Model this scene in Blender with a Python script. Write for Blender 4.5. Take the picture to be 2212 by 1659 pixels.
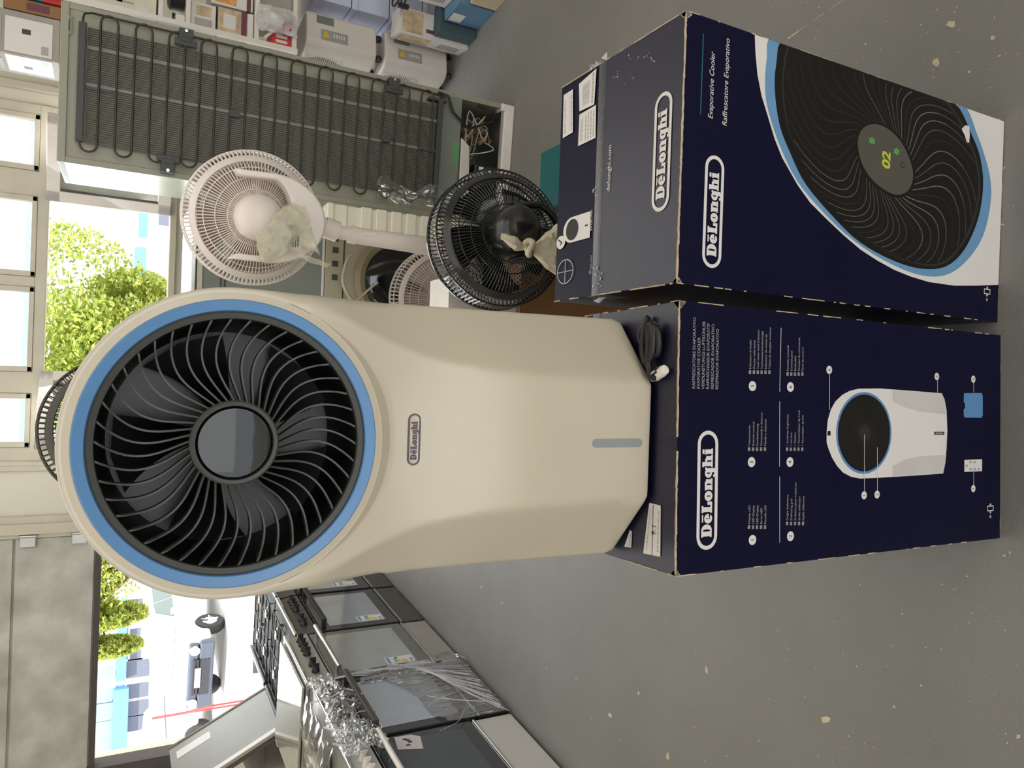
import bpy, math, random
from mathutils import Vector, Matrix, noise
PI = math.pi
sc = bpy.context.scene
col = sc.collection
for o_ in list(bpy.data.objects):
    bpy.data.objects.remove(o_)
random.seed(7)

# ------------------------------------------------------------ camera, sky, sun, exposure
CAM_H, FPX, TH, RO = 1.76, 1617.39, 0.495671, 0.0348824     # the photograph is a portrait shot stored lying on its side
_ct, _st = math.cos(TH), math.sin(TH)
FW = Vector((0, _ct, -_st)); _up = Vector((0, _st, _ct)); _rt = Vector((1, 0, 0))
RT = _rt * math.cos(RO) + _up * math.sin(RO)
UP = _up * math.cos(RO) - _rt * math.sin(RO)
cam = bpy.data.cameras.new('camera')
cam_o = bpy.data.objects.new('camera', cam)
col.objects.link(cam_o)
X_, Y_, Z_ = -UP, RT, -FW
cam_o.matrix_world = Matrix(((X_.x, Y_.x, Z_.x, 0), (X_.y, Y_.y, Z_.y, 0), (X_.z, Y_.z, Z_.z, CAM_H), (0, 0, 0, 1)))
cam.sensor_fit = 'HORIZONTAL'; cam.sensor_width = 36.0
cam.lens = FPX * 36.0 / 2212.0
cam.clip_start = 0.02; cam.clip_end = 300
sc.camera = cam_o
C0 = Vector((0, 0, CAM_H))

def ray(px, py):
    return FW + RT * ((1659 - py) - 829.5) / FPX - UP * (px - 1106) / FPX
def at(px, py, y=None, z=None, x=None):
    r = ray(px, py)
    t = (z - CAM_H) / r.z if z is not None else (y / r.y if y is not None else x / r.x)
    return C0 + r * t

w = bpy.data.worlds.new('sky'); sc.world = w; w.use_nodes = True
bg = w.node_tree.nodes['Background']
bg.inputs['Color'].default_value = (0.90, 0.95, 1.0, 1); bg.inputs['Strength'].default_value = 3.0
sun = bpy.data.lights.new('sun', 'SUN'); sun.energy = 10.0; sun.angle = 0.02; sun.color = (1, .95, .86)
sun_o = bpy.data.objects.new('sun', sun); col.objects.link(sun_o)
sun_o.rotation_euler = (math.radians(35), 0, math.radians(-25))
def area(name, loc, rot, sx, sy, e, colr):
    l = bpy.data.lights.new(name, 'AREA'); l.shape = 'RECTANGLE'; l.size = sx; l.size_y = sy; l.energy = e; l.color = colr
    o = bpy.data.objects.new(name, l); col.objects.link(o); o.location = loc; o.rotation_euler = rot
    return o
# daylight coming through the wide shop entrance behind the photographer, and an added overhead fill
area('entrance_daylight', (0.6, -4.35, 1.9), (math.radians(82), 0, 0), 5.0, 2.2, 50, (1, .95, .86))
area('window_daylight', (0.6, 5.8, 1.9), (math.radians(-80), 0, 0), 2.2, .8, 40, (.9, .96, 1))
area('doorway_daylight', (-1.95, 5.8, .9), (math.radians(-90), 0, 0), 1.5, 1.6, 36, (.92, .97, 1))
area('overhead_fill', (0.1, 3.0, 3.2), (0, 0, 0), 3.0, 5.0, 48, (1, .98, .94))
sc.view_settings.view_transform = 'Standard'
sc.view_settings.look = 'None'
sc.view_settings.gamma = 1
sc.view_settings.use_curve_mapping = False
sc.view_settings.exposure = -0.12
sc.cycles.use_denoising = True
sc.cycles.max_bounces = 8
sc.cycles.diffuse_bounces = 4
sc.cycles.transparent_max_bounces = 24
sc.cycles.caustics_reflective = False
sc.cycles.caustics_refractive = False
sc.cycles.sample_clamp_indirect = 6

# ------------------------------------------------------------ materials
def S(r, g, b):
    f = lambda c: (c / 255 / 12.92) if c / 255 <= .04045 else ((c / 255 + .055) / 1.055) ** 2.4
    return (f(r), f(g), f(b), 1)
MATS = {}
def mat(name, c, rough=.5, metal=0, var=.06, scale=8, bump=0, bscale=60, coat=0, alpha=1, trans=0, spec=.5, emit=0, c2=None, sheen=0):
    if name in MATS: return MATS[name]
    m = bpy.data.materials.new(name); m.use_nodes = True; MATS[name] = m
    nt = m.node_tree; N = nt.nodes; L = nt.links; b = N['Principled BSDF']
    tc = N.new('ShaderNodeTexCoord'); nz = N.new('ShaderNodeTexNoise'); nz.inputs['Scale'].default_value = scale
    nz.inputs['Detail'].default_value = 4
    L.new(tc.outputs['Object'], nz.inputs['Vector'])
    rp = N.new('ShaderNodeValToRGB'); L.new(nz.outputs['Fac'], rp.inputs['Fac'])
    rp.color_ramp.elements[0].position = .3; rp.color_ramp.elements[1].position = .7
    a = tuple(x * (1 - var) for x in c[:3]) + (1,); d = c2 or (tuple(min(1, x * (1 + var)) for x in c[:3]) + (1,))
    rp.color_ramp.elements[0].color = a; rp.color_ramp.elements[1].color = d
    L.new(rp.outputs['Color'], b.inputs['Base Color'])
    b.inputs['Roughness'].default_value = rough; b.inputs['Metallic'].default_value = metal
    b.inputs['Specular IOR Level'].default_value = spec
    if coat: b.inputs['Coat Weight'].default_value = coat; b.inputs['Coat Roughness'].default_value = .3 if 'navy' in name else .08
    if alpha < 1: b.inputs['Alpha'].default_value = alpha
    if trans: b.inputs['Transmission Weight'].default_value = trans
    if emit:
        b.inputs['Emission Color'].default_value = c; b.inputs['Emission Strength'].default_value = emit
    if bump:
        n2 = N.new('ShaderNodeTexNoise'); n2.inputs['Scale'].default_value = bscale; n2.inputs['Detail'].default_value = 3
        L.new(tc.outputs['Object'], n2.inputs['Vector'])
        bp = N.new('ShaderNodeBump'); bp.inputs['Strength'].default_value = bump; bp.inputs['Distance'].default_value = .01
        L.new(n2.outputs['Fac'], bp.inputs['Height']); L.new(bp.outputs['Normal'], b.inputs['Normal'])
    return m
def clear_mat(name, tint, gloss=.2, rough=.1, bump=0):
    """thin clear sheet: mostly see-through with a glossy skin"""
    if name in MATS: return MATS[name]
    m = bpy.data.materials.new(name); m.use_nodes = True; MATS[name] = m
    nt = m.node_tree; N = nt.nodes; L = nt.links
    N.remove(N['Principled BSDF'])
    out = N['Material Output']
    t = N.new('ShaderNodeBsdfTransparent'); t.inputs['Color'].default_value = tint
    g = N.new('ShaderNodeBsdfGlossy'); g.inputs['Roughness'].default_value = rough; g.inputs['Color'].default_value = (1, 1, 1, 1)
    lw = N.new('ShaderNodeLayerWeight'); lw.inputs['Blend'].default_value = .5
    fr = N.new('ShaderNodeMath'); fr.operation = 'POWER'; fr.inputs[1].default_value = 4; L.new(lw.outputs['Facing'], fr.inputs[0])
    ad = N.new('ShaderNodeMath'); ad.operation = 'ADD'; ad.inputs[1].default_value = gloss; ad.use_clamp = True
    mx = N.new('ShaderNodeMixShader')
    L.new(fr.outputs[0], ad.inputs[0]); L.new(ad.outputs[0], mx.inputs[0]); L.new(t.outputs[0], mx.inputs[1]); L.new(g.outputs[0], mx.inputs[2])
    L.new(mx.outputs[0], out.inputs['Surface'])
    return m

# ------------------------------------------------------------ mesh helpers
class MB:
    def __init__(s): s.v = []; s.f = []; s.mi = []; s.M = Matrix.Identity(4)
    def add(s, vs, fs, mi=0):
        n = len(s.v); M = s.M
        for p in vs: s.v.append(tuple(M @ Vector(p)))
        for f in fs: s.f.append(tuple(i + n for i in f)); s.mi.append(mi)
        return s
    def box(s, x0, x1, y0, y1, z0, z1, mi=0):
        v = [(x, y, z) for x in (x0, x1) for y in (y0, y1) for z in (z0, z1)]
        return s.add(v, [(0, 1, 3, 2), (4, 6, 7, 5), (0, 4, 5, 1), (2, 3, 7, 6), (0, 2, 6, 4), (1, 5, 7, 3)], mi)
    def hexa(s, q, mi=0):
        """8 corners: bottom ring of four then top ring of four"""
        return s.add(q, [(3, 2, 1, 0), (4, 5, 6, 7), (0, 1, 5, 4), (1, 2, 6, 5), (2, 3, 7, 6), (3, 0, 4, 7)], mi)
    def poly(s, pts, mi=0): return s.add(pts, [tuple(range(len(pts)))], mi)
    def slab(s, pts, off, mi=0):
        """polygon thickened by vector off"""
        n = len(pts); off = Vector(off); a = [Vector(p) for p in pts]; b = [p + off for p in a]
        fs = [tuple(range(n))[::-1], tuple(range(n, 2 * n))] + [(i, (i + 1) % n, n + (i + 1) % n, n + i) for i in range(n)]
        return s.add(a + b, fs, mi)
    def tube(s, pts, r, n=8, closed=False, mi=0, r2=None, flat=1):
        P = [Vector(p) for p in pts]; m = len(P); vs = []; prev = None
        for i in range(m):
            if closed: t = P[(i + 1) % m] - P[i - 1]
            else: t = P[min(i + 1, m - 1)] - P[max(i - 1, 0)]
            t.normalize()
            if prev is None:
                a = Vector((0, 0, 1)) if abs(t.z) < .9 else Vector((1, 0, 0)); u = t.cross(a).normalized()
            else:
                u = prev - t * prev.dot(t)
                u = u.normalized() if u.length > 1e-6 else t.orthogonal().normalized()
            prev = u; w_ = t.cross(u)
            rr = r if r2 is None else r + (r2 - r) * i / (m - 1)
            for k in range(n):
                a = 2 * PI * k / n; vs.append(P[i] + u * math.cos(a) * rr + w_ * math.sin(a) * rr * flat)
        fs = []
        for i in range(m if closed else m - 1):
            j = (i + 1) % m
            for k in range(n): fs.append((i * n + k, i * n + (k + 1) % n, j * n + (k + 1) % n, j * n + k))
        if not closed: fs += [tuple(range(n))[::-1], tuple((m - 1) * n + k for k in range(n))]
        return s.add(vs, fs, mi)
    def lathe(s, prof, n=32, o=(0, 0, 0), ax='z', mi=0, closed=False, cap=True):
        """profile of (radius, height) turned about an axis"""
        vs = []; o = Vector(o)
        for r, h in prof:
            for k in range(n):
                a = 2 * PI * k / n; c, q = math.cos(a) * r, math.sin(a) * r
                vs.append(o + Vector({'z': (c, q, h), 'y': (c, h, q), 'x': (h, c, q)}[ax]))
        m = len(prof); fs = []
        for i in range(m if closed else m - 1):
            j = (i + 1) % m
            for k in range(n): fs.append((i * n + k, i * n + (k + 1) % n, j * n + (k + 1) % n, j * n + k))
        if not closed and cap:
            if prof[0][0] > 1e-5: fs.append(tuple(range(n))[::-1])
            if prof[-1][0] > 1e-5: fs.append(tuple((m - 1) * n + k for k in range(n)))
        return s.add(vs, fs, mi)
    def text(s, txt, size, fn, mi=0, align='LEFT', shear=0, bold=0, space=1):
        """lettering as flat polygons; fn maps (u, v) to a point"""
        cu = bpy.data.curves.new('t', 'FONT'); cu.body = txt; cu.size = size; cu.align_x = align; cu.shear = shear
        cu.offset = bold; cu.resolution_u = 3; cu.space_character = space
        ob = bpy.data.objects.new('t', cu); col.objects.link(ob)
        me = ob.to_mesh()
        s.add([fn(v.co.x, v.co.y) for v in me.vertices], [tuple(p.vertices) for p in me.polygons], mi)
        ob.to_mesh_clear(); bpy.data.objects.remove(ob); bpy.data.curves.remove(cu)
        return s
def obj(name, mb, mats, parent=None, smooth=None, bevel=0, seg=2, loc=None, rotz=0, sub=0):
    me = bpy.data.meshes.new(name); me.from_pydata(mb.v, [], mb.f); me.validate()
    for m in (mats if isinstance(mats, (list, tuple)) else [mats]): me.materials.append(m)
    if len(me.materials) > 1 and len(me.polygons) == len(mb.mi): me.polygons.foreach_set('material_index', mb.mi)
    me.update()
    if smooth is not None:
        me.polygons.foreach_set('use_smooth', [True] * len(me.polygons))
        me.set_sharp_from_angle(angle=math.radians(smooth))
    o = bpy.data.objects.new(name, me); col.objects.link(o)
    if parent: o.parent = parent
    if loc: o.location = loc
    if rotz: o.rotation_euler.z = rotz
    if bevel:
        b = o.modifiers.new('b', 'BEVEL'); b.width = bevel; b.segments = seg; b.limit_method = 'ANGLE'; b.harden_normals = False
        if smooth is None: me.polygons.foreach_set('use_smooth', [True] * len(me.polygons)); b.harden_normals = True
    if sub:
        q = o.modifiers.new('s', 'SUBSURF'); q.levels = q.render_levels = sub
    return o
def tag(o, label, cat, group=None, kind=None):
    if label: o['label'] = label
    if cat: o['category'] = cat
    if group: o['group'] = group
    if kind: o['kind'] = kind
    return o
def thing(name, label, cat, loc=(0, 0, 0), rotz=0, group=None):
    o = bpy.data.objects.new(name, None); col.objects.link(o); o.location = loc; o.rotation_euler.z = rotz
    o.empty_display_size = .05
    return tag(o, label, cat, group)
def struct(name, mb, m, parent=None, **k):
    o = obj(name, mb, m, parent, **k)
    if not parent: o['kind'] = 'structure'
    return o
def copy_tree(o, parent=None):
    c = o.copy(); col.objects.link(c); c.parent = parent
    for ch in [q for q in bpy.data.objects if q.parent == o]: copy_tree(ch, c)
    return c
def circ(cx, cy, rx, ry=None, n=32, a0=0, a1=2 * PI):
    ry = rx if ry is None else ry
    full = abs(a1 - a0 - 2 * PI) < 1e-6
    return [(cx + rx * math.cos(a0 + (a1 - a0) * i / (n if full else n - 1)), cy + ry * math.sin(a0 + (a1 - a0) * i / (n if full else n - 1))) for i in range(n)]
def inset_poly(outer, inner):
    """quads between two closed outlines of equal count"""
    n = len(outer); return outer + inner, [(i, (i + 1) % n, n + (i + 1) % n, n + i) for i in range(n)]
def catmull(pts, per=5):
    n = len(pts); out = []
    for i in range(n):
        p0, p1, p2, p3 = (Vector(pts[(i + k) % n]) for k in (-1, 0, 1, 2))
        for j in range(per):
            t = j / per
            out.append(.5 * ((2 * p1) + (p2 - p0) * t + (2 * p0 - 5 * p1 + 4 * p2 - p3) * t * t + (3 * p1 - p0 - 3 * p2 + p3) * t ** 3))
    return out
def stadium(cx, cy, w_, h, n=12):
    r = h / 2; a = w_ / 2 - r
    return circ(cx + a, cy, r, r, n, -PI / 2, PI / 2) + circ(cx - a, cy, r, r, n, PI / 2, 3 * PI / 2)
def badge(mb, fn, mi=0, ring=True, mi2=None):
    """oval maker's badge, 1 wide 0.225 high, heavy slab letters; fn maps (u,v)"""
    fn0 = fn; nn_ = (Vector(fn0(1, 0)) - Vector(fn0(0, 0))).cross(Vector(fn0(0, 1)) - Vector(fn0(0, 0))).normalized(); cnt = [0]
    def fn(u, v): return Vector(fn0(u, v)) + nn_ * (1.2e-5 * cnt[0])
    if ring:
        v, f = inset_poly(stadium(.5, .1125, 1, .225), stadium(.5, .1125, .936, .161)); mb.add([fn(*p) for p in v], f, mi)
    k = .114; x0 = .105; y0 = .060; g = k * .075
    def R(a, b, c, d):
        cnt[0] += 1; mb.poly([fn(x0 + a * k, y0 + b * k), fn(x0 + c * k, y0 + b * k), fn(x0 + c * k, y0 + d * k), fn(x0 + a * k, y0 + d * k)], mi)
    def O(cx, cy, rx, ry, ix, iy, a0=0, a1=2 * PI, n=20):
        cnt[0] += 1
        A = [(x0 + (cx + rx * math.cos(a)) * k, y0 + (cy + ry * math.sin(a)) * k) for a in [a0 + (a1 - a0) * i / n for i in range(n + 1)]]
        B = [(x0 + (cx + ix * math.cos(a)) * k, y0 + (cy + iy * math.sin(a)) * k) for a in [a0 + (a1 - a0) * i / n for i in range(n + 1)]]
        for i in range(n): mb.poly([fn(*A[i]), fn(*A[i + 1]), fn(*B[i + 1]), fn(*B[i])], mi)
    adv = [1.0, .78, .88, .78, .92, .8, .92, .45]
    # D
    R(.06, 0, .42, 1); R(0, 0, .06, .17); R(0, .83, .06, 1); R(.42, 0, .5, .17); R(.42, .83, .5, 1); O(.5, .5, .44, .5, .08, .33, -PI / 2, PI / 2)
    x0 += adv[0] * k
    O(.36, .36, .36, .38, .055, .20, math.radians(20), math.radians(325)); R(.25, .30, .71, .42); R(.42, .4, .71, .48); R(.1, .84, .64, .97)
    x0 += adv[1] * k
    R(.07, 0, .43, 1); R(0, .84, .53, 1); R(0, 0, .83, .17); R(.60, .15, .83, .45)
    x0 += adv[2] * k
    O(.36, .36, .37, .38, .05, .19)
    x0 += adv[3] * k
    def n_(h):
        R(.06, 0, .38, h); R(0, h - .15, .07, h); R(0, 0, .43, .15); R(.37, .54, .64, .73); R(.50, 0, .82, .64); R(.46, 0, .88, .15)
    n_(.72)
    x0 += adv[4] * k
    O(.35, .4, .35, .34, .06, .17); R(.40, -.2, .72, .66); R(.6, .58, .78, .72); R(.05, -.3, .6, -.16); R(.05, -.3, .25, -.06)
    x0 += adv[5] * k
    n_(1.0)
    x0 += adv[6] * k
    R(.06, 0, .38, .73); R(0, .58, .07, .73); R(0, 0, .45, .15); R(.06, .80, .38, 1)

# palette
M_white = mat('white_plastic', S(236, 228, 220), .35)
M_cream = mat('cream_gloss_plastic', (.60, .525, .41, 1), .28, var=.015, coat=.15)
M_blue = mat('blue_ring_plastic', S(92, 140, 190), .35, var=.02)
M_black = mat('black_plastic', (.012, .012, .012, 1), .4)
M_gblack = mat('gloss_black', (.008, .008, .009, 1), .06, coat=.5)
M_dgrey = mat('dark_grey_plastic', (.05, .05, .045, 1), .5)
M_navy = mat('deep_blue_print', (.003, .003, .022, 1), .42, var=.1, scale=5, bump=.05, bscale=25, spec=.16)
M_navf = mat('navy_flap_print', (.006, .0055, .028, 1), .38, var=.1, scale=5, bump=.07, bscale=25, coat=.3)
M_pwhite = mat('white_print', S(226, 220, 216), .4, var=.02)
M_pgrey = mat('grey_print', S(175, 168, 165), .45, var=.05)
M_pblue = mat('blue_print', S(105, 150, 190), .4)
M_pblack = mat('black_print', (.008, .007, .006, 1), .45, spec=.25)
M_pdark = mat('dark_grey_print', (.028, .026, .021, 1), .45, spec=.25)
M_pbrown = mat('grey_brown_print', (.085, .078, .062, 1), .4)
M_pteal = mat('teal_print', S(40, 110, 115), .4)
M_pgreen = mat('green_print', S(100, 180, 90), .5)
M_plime = mat('lime_print', S(190, 200, 60), .5)
M_card = mat('bare_cardboard', S(196, 176, 148), .9, var=.15, scale=60)
M_chrome = mat('chrome', (.75, .75, .75, 1), .12, 1)
M_steel = mat('brushed_steel', (.55, .54, .52, 1), .3, 1, bump=.03, bscale=200)
M_glass = clear_mat('window_glass', (.95, .98, 1, 1), .02, .02)

# ------------------------------------------------------------ the room
M_wall = mat('painted_wall', S(222, 216, 200), .7, var=.04, scale=3, bump=.05)
M_ceil = mat('ceiling_paint', S(225, 222, 214), .8)
M_frame = mat('window_frame_paint', S(205, 196, 178), .45, var=.05)
M_panel = mat('weathered_door_board', S(172, 170, 160), .75, var=0, scale=5, c2=S(212, 210, 200), bump=.06)
M_seal = mat('rubber_seal', S(80, 72, 70), .7)

def floor_mat():
    m = mat('painted_concrete_floor', (.238, .229, .213, 1), .42, var=.12, scale=1.3)
    nt = m.node_tree; N = nt.nodes; L = nt.links; b = N['Principled BSDF']
    tc = N['Texture Coordinate']
    n1 = N.new('ShaderNodeTexNoise'); n1.inputs['Scale'].default_value = 420; n1.inputs['Detail'].default_value = 2
    L.new(tc.outputs['Object'], n1.inputs['Vector'])
    n2 = N.new('ShaderNodeTexNoise'); n2.inputs['Scale'].default_value = 14; n2.inputs['Detail'].default_value = 5
    L.new(tc.outputs['Object'], n2.inputs['Vector'])
    sp = N.new('ShaderNodeMix'); sp.data_type = 'RGBA'; sp.blend_type = 'MULTIPLY'; sp.inputs[0].default_value = 1
    rr = N.new('ShaderNodeMapRange'); rr.inputs['From Min'].default_value = .3; rr.inputs['From Max'].default_value = .7; rr.inputs['To Min'].default_value = .80; rr.inputs['To Max'].default_value = 1.16
    old = b.inputs['Base Color'].links[0].from_socket
    L.new(n1.outputs['Fac'], rr.inputs['Value']); L.new(old, sp.inputs['A']); L.new(rr.outputs['Result'], sp.inputs['B']); L.new(sp.outputs['Result'], b.inputs['Base Color'])
    bp = N.new('ShaderNodeBump'); bp.inputs['Strength'].default_value = .22; bp.inputs['Distance'].default_value = .004
    L.new(n1.outputs['Fac'], bp.inputs['Height']); L.new(bp.outputs['Normal'], b.inputs['Normal'])
    mr = N.new('ShaderNodeMapRange'); mr.inputs['To Min'].default_value = .34; mr.inputs['To Max'].default_value = .55
    L.new(n2.outputs['Fac'], mr.inputs['Value']); L.new(mr.outputs['Result'], b.inputs['Roughness'])
    return m
fl = MB().box(-3.2, 3.4, -4.6, 6.1, -.9, 0)
floor = struct('floor', fl, floor_mat())
BW = 5.9
w_ = MB()
for x0, x1, z0, z1 in ((-3.2, -2.75, 0, 3.4), (-1.13, -.62, 0, 3.4), (-.62, 1.74, 0, 1.37), (-.62, 1.74, 2.64, 3.4), (1.74, 3.4, 0, 3.4), (-2.75, -1.13, 2.95, 3.4)):
    w_.box(x0, x1, BW, 6.1, z0, z1)
wall_back = struct('wall_back', w_, M_wall)
struct('wall_left', MB().box(-3.3, -3.2, -4.6, 6.1, 0, 3.4), M_wall)
struct('wall_right', MB().box(3.4, 3.5, -4.6, 6.1, 0, 3.4), M_wall)
w_ = MB()
for x0, x1, z0, z1 in ((-3.2, -2.6, 0, 3.4), (2.9, 3.4, 0, 3.4), (-2.6, 2.9, 2.9, 3.4)): w_.box(x0, x1, -4.6, -4.45, z0, z1)
struct('wall_front', w_, M_wall)
struct('ceiling', MB().box(-3.3, 3.5, -4.6, 6.1, 3.4, 3.5), M_ceil)
# grooves and pipe on the back wall
struct('trim_1', MB().box(1.82, 1.875, 5.86, 5.899, 0, 3.4), M_frame, bevel=.01)
struct('trim_2', MB().box(-.69, -.655, 5.88, 5.899, 0, 3.4), M_frame, bevel=.005)
struct('trim_3', MB().box(-1.13, -.985, 5.84, 5.899, 0, 3.4).box(-1.1, -1.03, 5.81, 5.84, 0, 3.4), M_frame, bevel=.006)

# unseen tube fittings added under the ceiling to raise the ambient light
M_fill = mat('fill_tube', (1, .97, .92, 1), .5, emit=6)
for ly, lw in ((.6, 'nearest the entrance'), (2.6, 'in the middle'), (4.6, 'nearest the window wall')):
    for lx, ls in ((-1.2, 'over the cooker side'), (1.4, 'over the fridge side')):
        lp = thing('ceiling_fill', 'added twin-tube fill light %s, %s' % (ls, lw), 'lamp', (lx, ly, 3.3), 0, 'added fill lights under the shop ceiling')
        obj('fill_housing', MB().box(-.62, .62, -.07, .07, .03, .095), M_white, lp, bevel=.01)
        for ty in (-.035, .035): obj('fill_tube', MB().tube([(-.58, ty, .015), (.58, ty, .015)], .013, 10), M_fill, lp, smooth=60)
# half-lowered door of weathered boards above the doorway
dr = tag(obj('door_1', MB().box(-2.76, -1.12, 5.885, 5.93, 1.775, 2.94), M_panel), None, None, kind='structure')
for z0, z1 in ((1.80, 2.255), (2.27, 2.50), (2.515, 2.93)):
    obj('door_board', MB().box(-2.74, -1.135, 5.862, 5.885, z0, z1), M_panel, dr, bevel=.004)
obj('bottom_seal', MB().box(-2.76, -1.12, 5.85, 5.935, 1.755, 1.792), M_seal, dr, bevel=.003)
for px, py in ((60, 1168), (172, 1160)):
    p_ = at(px, py, y=5.84)
    obj('hinge', MB().box(p_.x - .045, p_.x + .035, 5.835, 5.862, p_.z - .045, p_.z + .045).tube([(p_.x + .03, 5.83, p_.z - .05), (p_.x + .03, 5.83, p_.z + .05)], .012), M_steel, dr, bevel=.004)
struct('trim_4', MB().box(-2.80, -2.74, 5.84, 6.0, 0, 2.95).box(-2.86, -2.80, 5.87, 5.899, 0, 3.4), M_seal)

# window: fixed panes above and at the sides, two casement sashes swung into the room
win = struct('window_1', MB().box(-.62, 1.74, 5.87, 5.99, 1.355, 1.40).box(-.62, 1.74, 5.87, 5.99, 2.60, 2.64), M_frame, bevel=.005)
f_ = MB()
for x0, x1, z0, z1 in ((-.62, -.53, 1.4, 2.6), (-.175, -.03, 1.4, 2.6), (.53, .60, 2.2, 2.6), (1.13, 1.30, 1.4, 2.6), (1.67, 1.74, 1.4, 2.6)):
    f_.box(x0, x1, 5.88, 5.97, z0, z1)
f_.box(-.62, 1.74, 5.875, 5.975, 2.135, 2.20)
obj('mullions', f_, M_frame, win, bevel=.006)
f_ = MB()
for x0, x1, z0, z1 in ((-.53, -.175, 2.2, 2.6), (-.03, .53, 2.2, 2.6), (.6, 1.13, 2.2, 2.6), (1.3, 1.67, 2.2, 2.6), (-.53, -.175, 1.4, 2.135), (1.3, 1.67, 1.4, 2.135)):
    s = MB()
    for a in ((x0, x0 + .035, z0, z1), (x1 - .035, x1, z0, z1), (x0, x1, z0, z0 + .03), (x0, x1, z1 - .03, z1)): s.box(a[0], a[1], 5.87, 5.93, a[2], a[3])
    q = obj('pane_frame', s, M_frame, win, bevel=.004)
    obj('pane', MB().box(x0 + .03, x1 - .03, 5.905, 5.911, z0 + .025, z1 - .025), M_glass, q)
for hx, ex, ey in ((-.033, -.50, 5.51), (1.113, 1.64, 5.66)):
    d = Vector((ex - hx, ey - 5.86, 0)); L_ = d.length
    s = MB(); s.M = Matrix.Translation((hx, 5.86, 1.40)) @ Matrix.Rotation(math.atan2(d.y, d.x), 4, 'Z')
    for a in ((0, .075, 0, .75), (L_ - .075, L_, 0, .75), (0, L_, 0, .085), (0, L_, .67, .75)): s.box(a[0], a[1], -.025, .025, a[2], a[3])
    q = obj('sash', s, M_white, win, bevel=.006)
    s2 = MB(); s2.M = s.M; s2.box(.07, L_ - .07, -.004, .004, .08, .68)
    obj('pane', s2, M_glass, q)
    s2 = MB(); s2.M = s.M; s2.box(.075, .09, -.03, -.024, .085, .67).box(L_ - .09, L_ - .075, -.03, -.024, .085, .67)
    obj('gasket', s2, M_seal, q)

# floor wear: places where the grey paint has flaked off, and one scratch
chips = MB()
def chip(px, py, sz, asp=1.6, rot=None):
    c = at(px, py, z=0)
    a0 = random.uniform(0, PI) if rot is None else rot; n = 9; pts = []
    for i in range(n):
        a = 2 * PI * i / n; r = sz * random.uniform(.55, 1.15)
        u, v = r * math.cos(a) * asp, r * math.sin(a)
        pts.append((c.x + u * math.cos(a0) - v * math.sin(a0), c.y + u * math.sin(a0) + v * math.cos(a0), .0012))
    chips.poly(pts[::1], 0)
big = [(2055, 52, .010), (2022, 135, .009), (1527, 1447, .010), (1785, 1555, .012), (1318, 1545, .009), (1380, 1497, .006), (1443, 1634, .009), (2145, 540, .007)]
for px, py, s_ in big: chip(px, py, s_, 1.7)
for px, py, s_ in [(1483, 1240, .006), (1040, 1268, .008), (1180, 1443, .006), (1245, 1465, .005), (1278, 1553, .005), (1170, 1300, .004), (1085, 1302, .008), (2170, 1200, .004), (2182, 1194, .003),
                   (2200, 1590, .005), (1990, 1480, .003), (1870, 95, .003), (1902, 108, .002), (1865, 124, .002), (2095, 156, .004), (2160, 120, .003), (2145, 82, .006), (2090, 1245, .003), (2170, 362, .003),
                   (2168, 365, .002), (2166, 485, .003), (2190, 445, .002), (2050, 450, .002), (2140, 190, .002), (1932, 1527, .004), (1040, 1330, .004), (945, 1215, .005), (970, 1235, .004), (1240, 1370, .003),
                   (1290, 1380, .003), (1340, 1600, .004), (1500, 1570, .003), (1580, 1330, .002), (1640, 1600, .003), (1700, 1400, .003), (1430, 1330, .002), (1015, 1245, .004), (1230, 110, .002), (1180, 280, .003), (1150, 330, .003), (2005, 70, .002)]:
    chip(px, py, s_ * .8, 1.5)
for i in range(170):
    px, py = (random.uniform(1000, 2200), random.uniform(1260, 1650)) if i < 120 else (random.uniform(1500, 2200), random.uniform(5, 200))
    chip(px, py, random.uniform(.0008, .0022), 1.3)
sc_ = MB()
a, b = at(1702, 84, z=0), at(1830, -6, z=0); d = (b - a); nrm = Vector((-d.y, d.x, 0)).normalized() * .0016
for i in range(14):
    if i in (5, 9): continue
    p0, p1 = a + d * i / 14, a + d * (i + .9) / 14; k = 1.8 if i < 3 else random.uniform(.3, .8)
    sc_.poly([p0 - nrm * k + Vector((0, 0, .001)), p1 - nrm * k * .7 + Vector((0, 0, .001)), p1 + nrm * k * .7 + Vector((0, 0, .001)), p0 + nrm * k + Vector((0, 0, .001))])
M_chip = mat('bare_screed', S(205, 190, 160), .8, var=.15, scale=30)
tag(obj('paint_chips', chips, M_chip, floor), 'pale flecks where the grey floor paint has chipped', None, kind='stuff')
tag(obj('scratch', sc_, M_chip, floor), 'pale scratch across the grey floor', None)

# ------------------------------------------------------------ outdoors
M_pave = mat('sunlit_pavement', (.62, .60, .57, 1), .9)
M_bwall = mat('white_render', (.8, .8, .8, 1), .9, bump=.05)
M_bblue = mat('blue_fascia', S(95, 155, 215), .6)
M_bglass = mat('building_glass', S(130, 165, 175), .3)
M_mesh = mat('wire_mesh_window', S(95, 100, 115), .8, var=.3, scale=60)
M_canopy = mat('pale_blue_canopy', S(150, 185, 215), .7)
struct('pavement', MB().box(-40, 30, 6.1, 60, -1.1, -.9), M_pave)
BY = 30.0
bld = thing('building', 'long low white building with a blue band and meshed windows across the yard', 'building', (-4, BY, -.9))
def inb(mb, m, name, parent=bld, **k):
    o = obj(name, mb, m, parent, **k); o.matrix_parent_inverse = Matrix.Translation((4, -BY, .9)); return o
inb(MB().box(-34, 22, BY, BY + 6, -.9, 5.2), M_bwall, 'wall')
inb(MB().box(-34, 22, BY - .5, BY + 6.2, 5.2, 5.5), M_bblue, 'roof_edge')
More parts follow.
